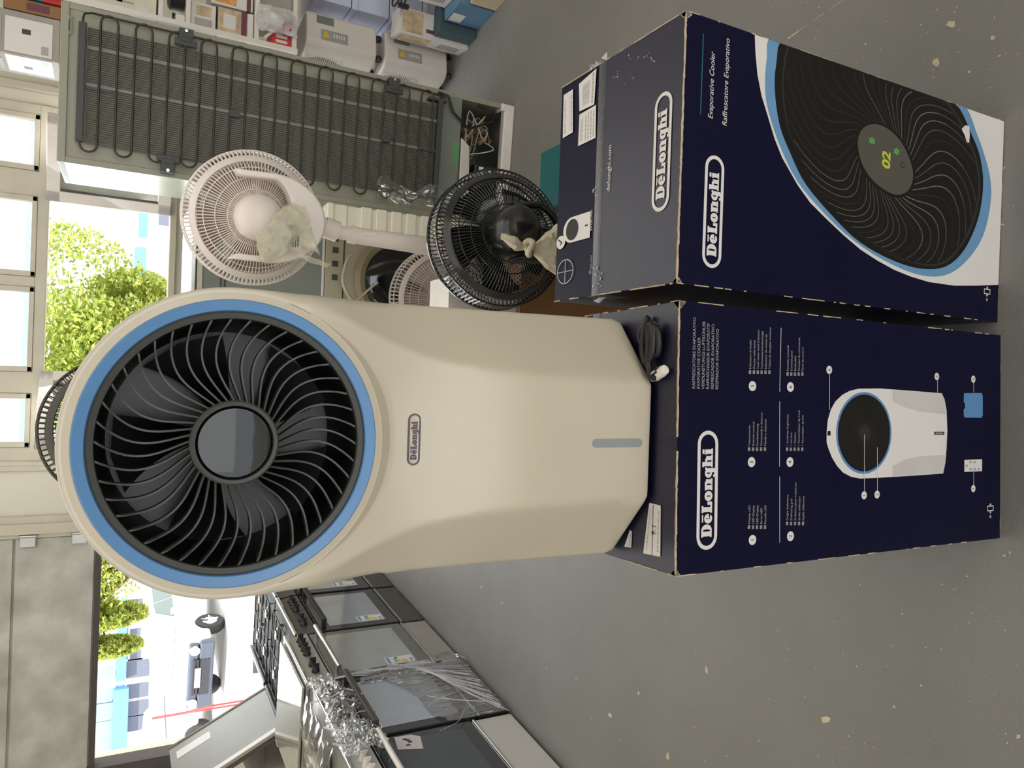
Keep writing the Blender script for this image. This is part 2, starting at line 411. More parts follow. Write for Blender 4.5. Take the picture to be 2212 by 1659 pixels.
def prect(px0, px1, py0, py1, y):
    a, b = at(px0, py0, y=y), at(px1, py1, y=y)
    return min(a.x, b.x), max(a.x, b.x), min(a.z, b.z), max(a.z, b.z)
for y0, y1, q0, q1 in ((1484, 1616, 245, 273), (1417, 1463, 251, 271), (1352, 1386, 255, 272), (460, 515, 300, 318), (535, 645, 291, 312), (1290, 1312, 262, 274)):
    x0, x1, z0, z1 = prect(q0, q1, y0, y1, BY)
    inb(MB().box(x0, x1, BY - .35, BY, z0, z1), M_bblue, 'blue_band')
for y0, y1 in ((1487, 1512), (1519, 1552), (1557, 1587), (1593, 1622), (1440, 1462)):
    x0, x1, z0, z1 = prect(206, 243, y0, y1, BY)
    q = inb(MB().box(x0 - .08, x1 + .08, BY - .12, BY, z0 - .08, z1 + .08), M_bwall, 'window')
    inb(MB().box(x0, x1, BY - .14, BY - .1, z0, z1), M_bglass, 'pane', q).matrix_parent_inverse = Matrix.Identity(4)
for y0, y1, q0, q1 in ((1477, 1501, 274, 320), (1514, 1538, 275, 320), (1547, 1571, 275, 318), (1427, 1457, 274, 322), (1357, 1376, 281, 303), (1403, 1419, 281, 304), (1294, 1305, 276, 308), (465, 490, 343, 364)):
    x0, x1, z0, z1 = prect(q0, q1, y0, y1, BY)
    q = inb(MB().box(x0 - .06, x1 + .06, BY - .1, BY, z0 - .06, z1 + .06), M_bwall, 'window')
    inb(MB().box(x0, x1, BY - .13, BY - .08, z0, z1), M_mesh, 'mesh_screen', q).matrix_parent_inverse = Matrix.Identity(4)
# canopy beam outside over the windows
x0, x1, z0, z1 = -1.2, 5, at(92, 700, y=7.6).z, at(46, 700, y=7.6).z
tag(obj('canopy', MB().box(x0, x1, 7.6, 7.66, z0, z1), M_canopy, bevel=.01), 'pale blue and white canopy board outside above the windows', 'canopy')
obj('white_board', MB().box(x0, x1, 7.61, 7.65, z1, z1 + 1.3), M_bwall, bpy.data.objects['canopy'])
for x in (x0, x1 - .1): obj('canopy_post', MB().box(x, x + .1, 7.66, 7.76, -.9, z1 + 1.3), M_bwall, bpy.data.objects['canopy'])

def leaf_mat():
    m = bpy.data.materials.new('leaves'); m.use_nodes = True; nt = m.node_tree; N = nt.nodes; L = nt.links
    b = N['Principled BSDF']; oi = N.new('ShaderNodeNewGeometry'); rp = N.new('ShaderNodeValToRGB')
    rp.color_ramp.elements[0].color = (.22, .30, .05, 1); rp.color_ramp.elements[1].color = (.62, .66, .16, 1)
    L.new(oi.outputs['Random Per Island'], rp.inputs['Fac']); L.new(rp.outputs['Color'], b.inputs['Base Color'])
    t = N.new('ShaderNodeBsdfTranslucent'); L.new(rp.outputs['Color'], t.inputs['Color'])
    mx = N.new('ShaderNodeMixShader'); mx.inputs[0].default_value = .4
    L.new(b.outputs[0], mx.inputs[1]); L.new(t.outputs[0], mx.inputs[2]); L.new(mx.outputs[0], N['Material Output'].inputs['Surface'])
    b.inputs['Roughness'].default_value = .5
    return m
M_leaf = leaf_mat(); M_bark = mat('bark', S(110, 95, 80), .9, var=.3, scale=20, bump=.4)
def tree(blobs, trunk, n, leaf, label):
    root = thing('tree', label, 'tree', (trunk[0], trunk[1], -.9))
    def rel(mb): mb.M = Matrix.Translation((-trunk[0], -trunk[1], .9)); return mb
    t = rel(MB()); c0 = Vector((trunk[0], trunk[1], -.9)); top = Vector((trunk[0], trunk[1], blobs[0][0][2]))
    t.tube([c0, c0.lerp(top, .5) + Vector((.08, 0, 0)), top], .16, 10, r2=.07)
    for c, r in blobs:
        for k in range(4):
            e = Vector(c) + Vector((random.uniform(-.6, .6) * r[0], random.uniform(-.6, .6) * r[1], random.uniform(-.2, .6) * r[2]))
            t.tube([c0.lerp(top, .6), e.lerp(top, .4), e], .05, 6, r2=.012)
    obj('trunk', t, M_bark, root, smooth=60)
    vs = []; fs = []
    for i in range(n):
        c, r = random.choice(blobs)
        while True:
            d = Vector((random.uniform(-1, 1), random.uniform(-1, 1), random.uniform(-1, 1)))
            if d.length <= 1 and noise.noise(Vector((d.x * 2.6 + c[0], d.y * 2.6, d.z * 2.6))) > -.16: break
        p = Vector((c[0] + d.x * r[0] - trunk[0], c[1] + d.y * r[1] - trunk[1], c[2] + d.z * r[2] + .9))
        a = Vector((random.gauss(0, 1), random.gauss(0, 1), random.gauss(0, .6))).normalized() * leaf * random.uniform(.6, 1.3)
        b = a.cross(Vector((random.gauss(0, 1), random.gauss(0, 1), random.gauss(0, 1)))).normalized() * leaf * .45
        k = len(vs); vs += [p - a, p + b, p + a, p - b]; fs.append((k, k + 1, k + 2, k + 3))
    m = MB(); m.v = [tuple(v) for v in vs]; m.f = fs; m.mi = [0] * len(fs)
    o = obj('leaves', m, M_leaf, root); o['kind'] = 'stuff'
    return root
c = at(80, 800, y=12.5); c2 = at(280, 760, y=12.5); c3 = at(330, 900, y=12.5)
tree([(tuple(c), (2.2, 1.6, 1.9)), (tuple(c2), (1.25, 1.2, 1.0)), (tuple(c3), (1.6, 1.2, 1.0))], (c3.x, 12.6), 70000, .05, 'big yellow-green tree seen through the open window')
c = at(170, 1215, y=14); c2 = at(215, 1330, y=14); c3 = at(225, 1398, y=14)
tree([(tuple(c), (.85, .8, 1.15)), (tuple(c2), (.22, .5, .75)), (tuple(c3), (.16, .4, .6)), (tuple(at(150, 1300, y=14)), (1.3, .6, .5))], (c.x + .2, 14.1), 32000, .042, 'yellow-green tree hanging over the yard behind the doorway')

# cars
M_carw = mat('white_car_paint', (.8, .8, .8, 1), .2, coat=.5, var=.01)
M_cars = mat('silver_bumper', S(70, 76, 92), .4)
M_wsc = mat('windscreen_sky', (.85, .9, .95, 1), .08, .9)
M_cglass = mat('car_glass', S(70, 95, 90), .08, coat=.4)
M_tyre = mat('tyre', (.03, .028, .03, 1), .8)
def car(label, loc, rz, silver):
    root = thing('car', label, 'car', loc, rz)     # nose towards -y
    W = .87
    prof = [(-2.15, .35), (-2.2, .6), (-2.12, .88), (-1.2, 1.02), (-.55, 1.52), (.9, 1.56), (1.75, 1.25), (2.05, 1.05), (2.15, .7), (2.1, .35)]
    b = MB(); n = len(prof)
    def hw(z): return W if z < 1.05 else W - (z - 1.05) * .34
    v = [(-hw(z), y, z) for y, z in prof] + [(hw(z), y, z) for y, z in prof]
    b.add(v, [tuple(range(n)), tuple(range(n, 2 * n))[::-1]] + [(i, (i + 1) % n, n + (i + 1) % n, n + i)[::-1] for i in range(n)])
    obj('body', b, M_carw, root, bevel=.06, seg=3)
    for s in (-1, 1):
        g = MB()
        for q in ([(-.95, 1.08), (-.48, 1.46), (.0, 1.48), (.0, 1.06)], [(.06, 1.06), (.06, 1.48), (.85, 1.49), (1.45, 1.22), (1.4, 1.07)]):
            g.slab([(s * (hw(z) + .004), y, z) for y, z in q], (s * .006, 0, 0))
        obj('side_window', g, M_cglass, root)
    obj('windscreen', MB().slab([(-.74, -1.17, 1.06), (.74, -1.17, 1.06), (.66, -.6, 1.5), (-.66, -.6, 1.5)], (0, -.02, .02)), M_wsc, root)
    obj('bumper', MB().box(-.86, .86, -2.3, -2.05, .3, .62).box(-.8, .8, -2.27, -2.1, .62, .84), M_cars if silver else M_carw, root, bevel=.05)
    gr = MB()
    for k in range(5): gr.box(-.45, .45, -2.32, -2.26, .40 + k * .075, .44 + k * .075)
    obj('grille', gr, M_tyre, root)
    obj('number_plate', MB().box(-.24, .24, -2.34, -2.31, .58, .70), M_white, root)
    for s in (-1, 1):
        obj('headlamp', MB().lathe([(0, -2.3), (.11, -2.3), (.13, -2.2)], 16, (s * .66, 0, .72), 'y'), M_chrome, root, smooth=40)
        obj('wing_mirror', MB().box(s * .9 - .08, s * .9 + .08, -.85, -.72, 1.02, 1.15), M_carw, root, bevel=.03)
        for y in (-1.4, 1.35):
            wv = MB().lathe([(.16, -.1), (.30, -.11), (.33, -.07), (.33, .07), (.30, .11), (.16, .1)], 24, (s * .8, y, .33), 'x', closed=True)
            q = obj('wheel', wv, M_tyre, root, smooth=40)
            h = MB().lathe([(.0, .0), (.19, .0), (.21, .07 * s)], 24, (s * .83, y, .33), 'x')
            for k in range(5):
                a = 2 * PI * k / 5
                h.tube([(s * .91, y, .33), (s * .91, y + .19 * math.cos(a), .33 + .19 * math.sin(a))], .025, 6)
            obj('wheel_rim', h, M_chrome, q, smooth=40)
    return root
g1 = at(490, 1405, z=-.9)
car('white car with silver bumper facing the doorway', (g1.x, g1.y + 2.1, -.9), math.radians(-12), True)
g2 = at(462, 1490, z=-.9)
car('white car parked at the left of the yard with trees mirrored in its windows', (g2.x - 1.9, g2.y + 1.5, -.9), math.radians(62), False)
rb = MB(); pts = [at(330, 1552, y=13), at(400, 1540, y=12.5), at(462, 1524, y=12)]
rb.tube(pts, .02, 8); 
for p in pts[::2]: rb.tube([p, (p.x, p.y, -.9)], .015, 8)
tag(obj('barrier', rb, mat('red_paint', S(200, 60, 60), .5), smooth=60), 'thin red barrier rail out in the yard', 'barrier')

# ------------------------------------------------------------ the two navy cartons
W_, D_, H_ = .4528, .3881, .9326
def carton(label, loc, rz):
    root = thing('appliance_carton', label, 'box', loc, rz)
    # slightly slack cardboard: grid faces with a shallow bulge
    b = MB(); nx, nz = 10, 16
    def bul(a, c): return .0035 * math.sin(PI * a) * math.sin(PI * c)
    def grid(fn):
        v = [fn(i / nx, j / nz) for j in range(nz + 1) for i in range(nx + 1)]
        f = [(j * (nx + 1) + i, j * (nx + 1) + i + 1, (j + 1) * (nx + 1) + i + 1, (j + 1) * (nx + 1) + i) for j in range(nz) for i in range(nx)]
        b.add(v, f)
    x0, x1 = -W_ / 2, W_ / 2; Hh = H_ - .004
    grid(lambda a, c: (x0 + W_ * a, 0, Hh * c))
    grid(lambda a, c: (x1 - W_ * a, D_ + bul(a, c), Hh * c))
    grid(lambda a, c: (x1 + bul(a, c), D_ * a, Hh * c))
    grid(lambda a, c: (x0 - bul(a, c), D_ * (1 - a), Hh * c))
    grid(lambda a, c: (x1 - W_ * a, D_ * c, 0))
    grid(lambda a, c: (x0 + W_ * a, D_ * c, Hh))
    obj('body', b, M_navf, root)
    obj('front_panel', MB().box(x0, x1, -.0008, .0004, .0, H_), M_navy, root)
    # top flaps meeting at a seam
    s = D_ * .61
    obj('top_flap', MB().box(x0, x1, .0, s - .0015, Hh, H_), M_navf, root, bevel=.0015)
    obj('top_flap', MB().box(x0, x1, s + .0015, D_, Hh, H_ - .0008), M_navy, root, bevel=.0015)
    obj('seam_tape', MB().box(x0 - .0005, x1 + .0005, s - .012, s + .012, H_, H_ + .0006).box(x1, x1 + .001, s - .028, s + .028, H_ - .06, H_).box(x0 - .001, x0, s - .028, s + .028, H_ - .06, H_), clear_mat('packing_tape', (.93, .93, .95, 1), .04, .3), root)
    # rubbed cardboard showing along the edges
    e = MB(); rnd = random.Random(int(abs(loc[0]) * 999))
    def rub(p, q, n1, n2, dens, wd):
        p, q = Vector(p), Vector(q); L_ = (q - p).length; t = 0; u = (q - p) / L_
        while t < L_:
            l = rnd.uniform(.004, .03)
            if rnd.random() < dens:
                for nn, other in ((Vector(n1), Vector(n2)), (Vector(n2), Vector(n1))):
                    off = nn * .0009
                    k = [rnd.uniform(.2, 1) * wd for _ in range(3)]
                    a = p + u * t + off; c = p + u * min(L_, t + l) + off; m_ = (a + c) / 2
                    e.poly([a + other * .0009, c + other * .0009, c - other * k[0], m_ - other * k[1], a - other * k[2]])
            t += l
    rub((x0, 0, H_), (x1, 0, H_), (0, -1, 0), (0, 0, 1), .97, .0024)
    rub((x0, 0, 0), (x0, 0, H_), (0, -1, 0), (-1, 0, 0), .3, .0012)
    rub((x1, 0, 0), (x1, 0, H_), (0, -1, 0), (1, 0, 0), .3, .0012)
    rub((x0, 0, 0), (x1, 0, 0), (0, -1, 0), (0, 0, -1), .2, .0010)
    rub((x0, 0, H_), (x0, D_, H_), (-1, 0, 0), (0, 0, 1), .6, .002)
    rub((x1, 0, H_), (x1, D_, H_), (1, 0, 0), (0, 0, 1), .5, .002)
    for cx in (x0, x1):
        s_ = 1 if cx > 0 else -1
        for k in range(6):
            a = rnd.uniform(-.3, PI / 2); r = rnd.uniform(.006, .014)
            e.poly([(cx, -.0011, H_ + .001), (cx - s_ * r, -.0011, H_ - rnd.uniform(0, .004)), (cx - s_ * rnd.uniform(0, .004), -.0011, H_ - r)])
            e.poly([(cx, 0, H_ + .0012), (cx - s_ * r, rnd.uniform(0, .003), H_ + .0012), (cx - s_ * .002, r, H_ + .0012)])
    obj('worn_edge', e, M_card, root)['kind'] = 'stuff'
    # torn scuffs where the tape was pulled
    return root
XA, YA, RA = -.0789, .9526, .0298
XB, YB, RB = .4038, .9673, -.0007
boxA = carton('navy blue carton standing upright under the cream air cooler, product diagram on its front', (XA, YA, 0), RA)
boxB = carton('navy blue carton right of the cooler, big round fan pictured on its front', (XB, YB, 0), RB)

def loc_fn(xo, yo, r):
    c, s = math.cos(r), math.sin(r); n = Vector((s, -c, 0)); o = Vector((xo, yo, 0))
    def front(px, py):
        rr = ray(px, py); t = (o - C0).dot(n) / rr.dot(n); q = C0 + rr * t - o
        return (q.x * c + q.y * s, q.z)
    def top(px, py):
        q = at(px, py, z=H_) - o
        return (q.x * c + q.y * s, -q.x * s + q.y * c)
    return front, top
FA, TA = loc_fn(XA, YA, RA); FB, TB = loc_fn(XB, YB, RB)
PM = [M_pwhite, M_pblue, M_pblack, M_pdark, M_pbrown, M_pteal, M_pgreen, M_plime, M_pgrey, M_navy, M_blue, mat('light_brown_print', (.16, .145, .115, 1), .4), mat('pale_shade_print', S(204, 198, 194), .4)]
LT = 11; SH = 12
WH, BL, BK, DK, BR_, TE, GR, LI, GY, NV, BL2 = range(11)
def front_map(layer): return lambda u, v: (u, -.0012 - .0002 * layer, v)
def top_map(layer): return lambda u, v: (u, v, H_ + .0012 + .0002 * layer)

# --- carton B, front
a_ = MB()
def cropB(X, Y): return FB(1600 + .3678 * X, 50 + .3678 * Y)
def clampB(p): return (min(max(p[0], -W_ / 2 + .0006), W_ / 2 - .0008), max(p[1], .0015))
def outl(pts, per=4): return [tuple(q) for q in catmull([cropB(*p) for p in pts], per)]
whiteP = [cropB(*p) for p in [(80, 58), (84, 180), (95, 300), (120, 430), (160, 560), (196, 680), (240, 790), (330, 950), (405, 1055), (500, 1150), (600, 1245), (700, 1330), (800, 1395), (900, 1450), (1000, 1490), (1100, 1520), (1250, 1542), (1380, 1542), (1503, 1536), (1560, 560), (1300, 470), (700, 250)]]
whiteP[-4] = (whiteP[-4][0], .002); whiteP[-3] = (W_ / 2, .002)
whiteP[-2] = (W_ / 2, .45); whiteP[-1] = (W_ / 2, .7)
fn = front_map(0); a_.poly([fn(*clampB(p)) for p in whiteP], WH)
blueP = outl([(190, 60), (150, 210), (140, 380), (160, 520), (230, 730), (330, 930), (480, 1110), (650, 1270), (850, 1400), (1050, 1480), (1200, 1480), (1320, 1400), (1420, 1250), (1465, 1050), (1460, 900), (1420, 750), (1380, 640), (1325, 500), (1200, 330), (900, 80), (500, -60)])
blackP = outl([(255, 60), (205, 240), (197, 400), (225, 600), (290, 770), (380, 950), (550, 1150), (700, 1290), (880, 1390), (1050, 1442), (1200, 1430), (1310, 1330), (1390, 1150), (1420, 950), (1400, 780), (1350, 650), (1280, 500), (1150, 340), (880, 110), (500, 0)])
rimP = outl([(300, 80), (245, 260), (240, 420), (270, 610), (335, 780), (430, 960), (580, 1140), (740, 1275), (900, 1372), (1060, 1422), (1190, 1412), (1295, 1310), (1375, 1140), (1403, 950), (1380, 790), (1330, 660), (1250, 510), (1120, 370), (860, 150), (520, 40)])
discP = outl([(310, 90), (255, 270), (250, 430), (280, 620), (340, 790), (440, 970), (585, 1145), (742, 1272), (900, 1366), (1060, 1412), (1183, 1400), (1286, 1300), (1362, 1135), (1390, 950), (1366, 795), (1315, 665), (1235, 515), (1110, 375), (860, 165), (530, 55)])
for l, P_, mi in ((1, blueP, BL), (2, blackP, BK), (3, rimP, DK), (4, discP, BK)):
    fn = front_map(l); a_.poly([fn(*clampB(p)) for p in P_], mi)
hubP = outl([(665, 690), (700, 605), (780, 580), (880, 620), (960, 710), (1010, 830), (1020, 920), (990, 1000), (920, 1028), (840, 1000), (750, 930), (690, 830)], 4)
hubI = outl([(680, 700), (712, 620), (785, 595), (875, 635), (948, 720), (996, 835), (1004, 915), (976, 985), (915, 1010), (845, 985), (765, 920), (705, 825)], 4)
N_ = 46; hc = (sum(p[0] for p in hubP) / len(hubP), sum(p[1] for p in hubP) / len(hubP))
dc = (sum(p[0] for p in discP) / len(discP), sum(p[1] for p in discP) / len(discP))
def on_outline(P_, c, ang):
    best = None; d = (math.cos(ang), math.sin(ang))
    for i in range(len(P_)):
        a, b = P_[i], P_[(i + 1) % len(P_)]
        e = (b[0] - a[0], b[1] - a[1]); den = d[0] * e[1] - d[1] * e[0]
        if abs(den) < 1e-12: continue
        t = ((a[0] - c[0]) * e[1] - (a[1] - c[1]) * e[0]) / den; s = ((a[0] - c[0]) * d[1] - (a[1] - c[1]) * d[0]) / den
        if t > 0 and 0 <= s <= 1: best = t if best is None else max(best, t)
    return best or .05
fn = front_map(5)
for k in range(N_):
    ang = 2 * PI * k / N_; pts = []
    lit = .5 + .5 * math.cos(ang - math.radians(-115))
    for j in range(15):
        t = j / 14; aa = ang + math.radians(26) * math.sin(PI * min(1, t * .95) ** .9) * .9 - math.radians(6) * t
        rh = on_outline(hubP, hc, aa); rd = on_outline(discP, hc, aa)
        r = rh + (rd - rh) * t * .985
        pts.append((hc[0] + r * math.cos(aa), hc[1] + r * math.sin(aa)))
    for j in range(14):
        a, b = Vector(pts[j]), Vector(pts[j + 1]); 
        if max(a.x, b.x) > W_ / 2 - .003 or min(a.y, b.y) < .002: continue
        d = (b - a); nn = Vector((-d.y, d.x)).normalized(); w1 = .0011 * (1 - .5 * abs(j / 14 - .4)); 
        a_.poly([fn(*(a - nn * w1)), fn(*(b - nn * w1)), fn(*(b + nn * w1)), fn(*(a + nn * w1))], (LT if .62 + .38 * math.cos(ang - math.radians(-100)) > .72 and j < 11 and k % 3 else BR_) if (k * 7) % 5 and math.cos(ang - math.radians(50)) < .75 else DK)
for l, P_, mi in ((6, hubP, BK), (7, hubI, BR_)):
    fn = front_map(l); a_.poly([fn(*p) for p in P_], mi)
# lit digits and little symbols on the hub
def tilt(px, py, l, sx=1, sh=.15):
    o = FB(px, py); f_ = front_map(l)
    return lambda u, v: f_(o[0] + u * sx + v * sh, o[1] + v - u * .0)
a_.text('02', .034, tilt(1919, 368, 8), LI, bold=.0012)
for px, py in ((1881, 305), (1934, 328)):
    u0, v0 = FB(px, py); f_ = front_map(8)
    for k in range(3):
        q = PI * k / 3; c, s = math.cos(q), math.sin(q)
        a_.poly([f_(u0 + c * .007 + s * .0018, v0 + s * .009 - c * .0018), f_(u0 - c * .007 + s * .0018, v0 - s * .009 - c * .0018), f_(u0 - c * .007 - s * .0018, v0 - s * .009 + c * .0018), f_(u0 + c * .007 - s * .0018, v0 + s * .009 + c * .0018)], GR)
for px, py in ((1947, 357), (1912, 395), (1928, 402)):
    u0, v0 = FB(px, py); f_ = front_map(8); a_.add([f_(*p) for p in circ(u0, v0, .006, .007, 12) + circ(u0, v0, .004, .005, 12)], inset_poly(list(range(12)), list(range(12)))[1], BR_ if px != 1947 else DK)
# a torn patch near the lower right
a_.poly([front_map(8)(*cropB(*p)) for p in [(1290, 625), (1310, 602), (1335, 606), (1338, 660), (1334, 705), (1320, 700), (1308, 660)]], WH)
# badge and lines of text
lo, hi = FB(1535, 579), FB(1533, 334)
LB = .245 * 0 + (hi[0] - lo[0]); v0 = FB(1560, 460)[1]
badge(a_, lambda u, v: front_map(1)(lo[0] + u * LB, v0 + v * LB), WH)
u0 = FB(1535, 258)[0]
a_.text('Evaporative Cooler', .0152, (lambda u, v: front_map(1)(u0 + u * .95, FB(1540, 200)[1] + v)), WH, shear=.2)
a_.text('Raffrescatore Evaporativo', .0152, (lambda u, v: front_map(1)(u0 - .006 + u * .95, FB(1571, 200)[1] + v)), WH, shear=.2)
p, q = FB(1512, 248), FB(1519, 74)
a_.poly([front_map(1)(p[0], p[1] - .001), front_map(1)(q[0], p[1] - .001), front_map(1)(q[0], p[1] + .001), front_map(1)(p[0], p[1] + .001)], TE)
def arrows(mb, F, px, py):
    u0, v0 = F(px, py); f_ = front_map(1)
    for a, b, c, d in ((-.006, .006, -.012, .012), ):
        mb.add([f_(u0 + x, v0 + y) for x, y in ((-.006, -.012), (.006, -.012), (.006, .012), (-.006, .012), (-.004, -.01), (.004, -.01), (.004, .01), (-.004, .01))], [(0, 1, 5, 4), (1, 2, 6, 5), (2, 3, 7, 6), (3, 0, 4, 7)], WH)
    mb.poly([f_(u0 - .012, v0), f_(u0 - .007, v0 - .004), f_(u0 - .007, v0 + .004)], WH)
    mb.poly([f_(u0 + .012, v0), f_(u0 + .007, v0 - .004), f_(u0 + .007, v0 + .004)], WH)
    mb.poly([f_(u0 - .021, v0 - .003), f_(u0 - .015, v0 - .003), f_(u0 - .015, v0 + .003), f_(u0 - .021, v0 + .003)], GY)
arrows(a_, FB, 2131, 630)
obj('front_artwork', a_, PM, boxB)['label'] = 'fan picture, white lettering and oval badge'

# --- carton B, top
a_ = MB(); f1 = top_map(1); f2 = top_map(2)
lo, hi = TB(1420, 459), TB(1420, 207); LB = hi[0] - lo[0]; vb = TB(1450, 330)[1]
badge(a_, lambda u, v: f1(lo[0] + u * LB, vb + v * LB * 1.0), WH)
obj('badge_print', a_, PM, boxB); a_ = MB()
lo = TB(1319, 413); hi = TB(1319, 316)
a_.text('delonghi.com', .0165, lambda u, v: f2(lo[0] + u, lo[1] + v), WH)
def tquad(mb, F, pts, fn, mi): mb.poly([fn(*F(*p)) for p in pts], mi)
def sticker(par, F, P4, rows, seed):
    mb = MB(); tquad(mb, F, P4, f2, WH); r = random.Random(seed); f3 = top_map(3)
    A, B, C, Dd = [Vector(F(*p)) for p in P4]     # lower-left, upper-left, upper-right, lower-right
    def uv(a, b): return (A.lerp(Dd, a)).lerp(B.lerp(C, a), b)
    for i, (v0, v1, kind) in enumerate(rows):
        if kind == 'bar':
            x = .12
            while x < .8:
                d = r.choice((.006, .012, .018)); mb.poly([f3(*uv(x, v0)), f3(*uv(x + d, v0)), f3(*uv(x + d, v1)), f3(*uv(x, v1))], GY); x += d + r.choice((.008, .014, .02))
        else:
            x = .08
            while x < .85:
                d = r.uniform(.03, .12); mb.poly([f3(*uv(x, v0)), f3(*uv(x + d, v0)), f3(*uv(x + d, v1)), f3(*uv(x, v1))], GY); x += d + .025
    return obj('paper_sticker', mb, PM, par)
sticker(boxB, TB, [(1239, 286), (1217, 299), (1215 + 4, 206), (1239, 193)], [(.1, .2, 't'), (.3, .34, 't'), (.75, .85, 't')], 1)
sticker(boxB, TB, [(1285, 226), (1253, 241), (1252, 182), (1290, 148)], [(.35, .8, 'bar'), (.1, .2, 't')], 2)
sticker(boxB, TB, [(1288, 298), (1250, 316), (1253, 248), (1289, 227)], [(.1, .16, 't'), (.25, .31, 't'), (.4, .46, 't'), (.55, .61, 't'), (.75, .9, 'bar')], 3)
# small product picture (cream cooler) with a tag, and a faint ring picture
def mini(px, py, sc_, white=True):
    o = Vector(TB(px, py)); 
    def g(u, v): return f2(o.x + u * sc_, o.y + v * sc_)
    def g3(u, v): return top_map(3)(o.x + u * sc_, o.y + v * sc_)
    if white:
        body = [(-.5, -1), (.5, -1), (.5, .3)] + circ(0, .3, .5, .6, 14, 0, PI)[1:] 
        a_.poly([g(*p) for p in body], WH)
        a_.poly([g3(*p) for p in circ(0, .25, .42, .45, 22)], DK)
        a_.poly([top_map(4)(o.x + u * sc_, o.y + v * sc_) for u, v in [(-.03, -.85), (.03, -.85), (.03, -.65), (-.03, -.65)]], DK)
    else:
        A, B = circ(0, .0, .62, .75, 24), circ(0, .0, .56, .69, 24); v, f = inset_poly(A, B); a_.add([g(*p) for p in v], f, GY)
        a_.poly([g(-.62, -.03), (g(.62, -.03)), g(.62, .03), g(-.62, .03)], GY); a_.poly([g(-.02, -.7), g(.02, -.7), g(.02, .7), g(-.02, .7)], GY)
obj('web_address', a_, PM, boxB); a_ = MB(); mini(1245, 494, .052)
_b = MB(); a_, _keep = _b, a_; mini(1222, 587, .042, False)
obj('ring_picture', a_, PM, boxB); a_ = _keep
a_.poly([top_map(3)(*(Vector(TB(1213, 524)) + Vector(p))) for p in circ(0, 0, .014, .017, 14)], WH)
q = Vector(TB(1213, 524)); a_.poly([top_map(4)(q.x + u, q.y + v) for u, v in ((-.007, .002), (-.001, -.007), (.008, .008), (.005, .010), (-.001, -.001), (-.005, .004))], DK)
lo2 = TB(1280, 498); a_.text('EV250.WH', .009, lambda u, v: f2(lo2[0] + u, lo2[1] + v), WH)
lo3 = TB(1279, 592); a_.text('EV250.WH', .008, lambda u, v: f2(lo3[0] + u, lo3[1] + v), GY)
obj('product_picture', a_, PM, boxB)
# torn tape and scuffs on the top
t_ = MB(); r_ = random.Random(5)
def scuffs(F, px, py, n, spread, size, fn=top_map(5), mb=None):
    for i in range(n):
        o = Vector(F(px + r_.gauss(0, spread), py + r_.gauss(0, spread * 1.2))); k = r_.randint(3, 5)
        if abs(o.x) > W_ / 2 - size or not (size < o.y < D_ - size): continue
        pts = sorted([(r_.uniform(0, 2 * PI), r_.uniform(.3, 1) * size) for _ in range(k)])
        mb.poly([fn(o.x + q * math.cos(a), o.y + q * math.sin(a)) for a, q in pts])
for px, py in ((1363, 123), (1385, 122), (1402, 118), (1408, 126), (1415, 130), (1330, 168), (1337, 158), (1368, 168), (1354, 183), (1395, 125)): scuffs(TB, px, py, 3, 2.5, .0028, mb=t_)
for px, py in ((1285, 595), (1290, 610), (1278, 575), (1295, 590), (1300, 600)): scuffs(TB, px, py, 4, 7, .006, mb=t_)
for px, py in ((1287, 415), (1290, 410)): scuffs(TB, px, py, 4, 5, .006, mb=t_)
obj('torn_tape', t_, mat('torn_tape_film', S(190, 186, 190), .4), boxB)['kind'] = 'stuff'
# edge rubbing at the front fold of the flap + curls of torn tape sticking out at the left end
t_ = MB(); 
for i in range(9):
    o = Vector((-W_ / 2 - .004, D_ * .61 - .01 + r_.uniform(-.02, .02), H_ - .004)); 
    t_.poly([o, o + Vector((r_.uniform(-.014, .0), r_.uniform(-.01, .01), r_.uniform(-.012, .012))), o + Vector((r_.uniform(-.012, .004), r_.uniform(-.014, .014), r_.uniform(-.008, .014)))])
for i in range(7):
    o = Vector((W_ / 2 - .002, D_ * .61 + r_.uniform(-.02, .04), H_ + .001)); 
    t_.poly([o, o + Vector((r_.uniform(0, .014), r_.uniform(-.01, .01), r_.uniform(0, .012))), o + Vector((r_.uniform(-.006, .01), r_.uniform(-.014, .014), r_.uniform(0, .010)))])
obj('tape_curl', t_, mat('torn_tape_film', 0), boxB)

# --- carton A, front
a_ = MB(); f1, f2, f3, f4 = (front_map(i) for i in (1, 2, 3, 4))
lo, hi = FA(1518, 1188), FA(1518, 930); LB = hi[0] - lo[0]; vb = FA(1549, 1060)[1]
badge(a_, lambda u, v: f1(lo[0] + u * LB, vb + v * LB * 1.02), WH)
o = FA(1500, 840); o2 = FA(1550, 842)
lines = ['RAFFRESCATORE EVAPORATIVO', 'EVAPORATIVE COOLER', 'VERDUNSTUNGS-LUFTKÜHLER', 'RAFRAÎCHISSEUR EVAPORATIF', 'REFRESCADOR EVAPORATIVO', 'RESFRIADOR EVAPORATIVO']
stp = (o[1] - o2[1]) / 5
for i, t in enumerate(lines): a_.text(t, .0088, (lambda u, v, i=i: f1(o[0] + u * .93, o[1] - stp * i + v)), GY)
def disc_num(px, py, t, r=.0088):
    u0, v0 = FA(px, py); a_.poly([f2(*p) for p in circ(u0, v0, r, r * 1.02, 20)], WH)
    a_.text(t, r * 1.3, lambda u, v: f3(u0 + u, v0 - r * .42 + v), DK, 'CENTER')
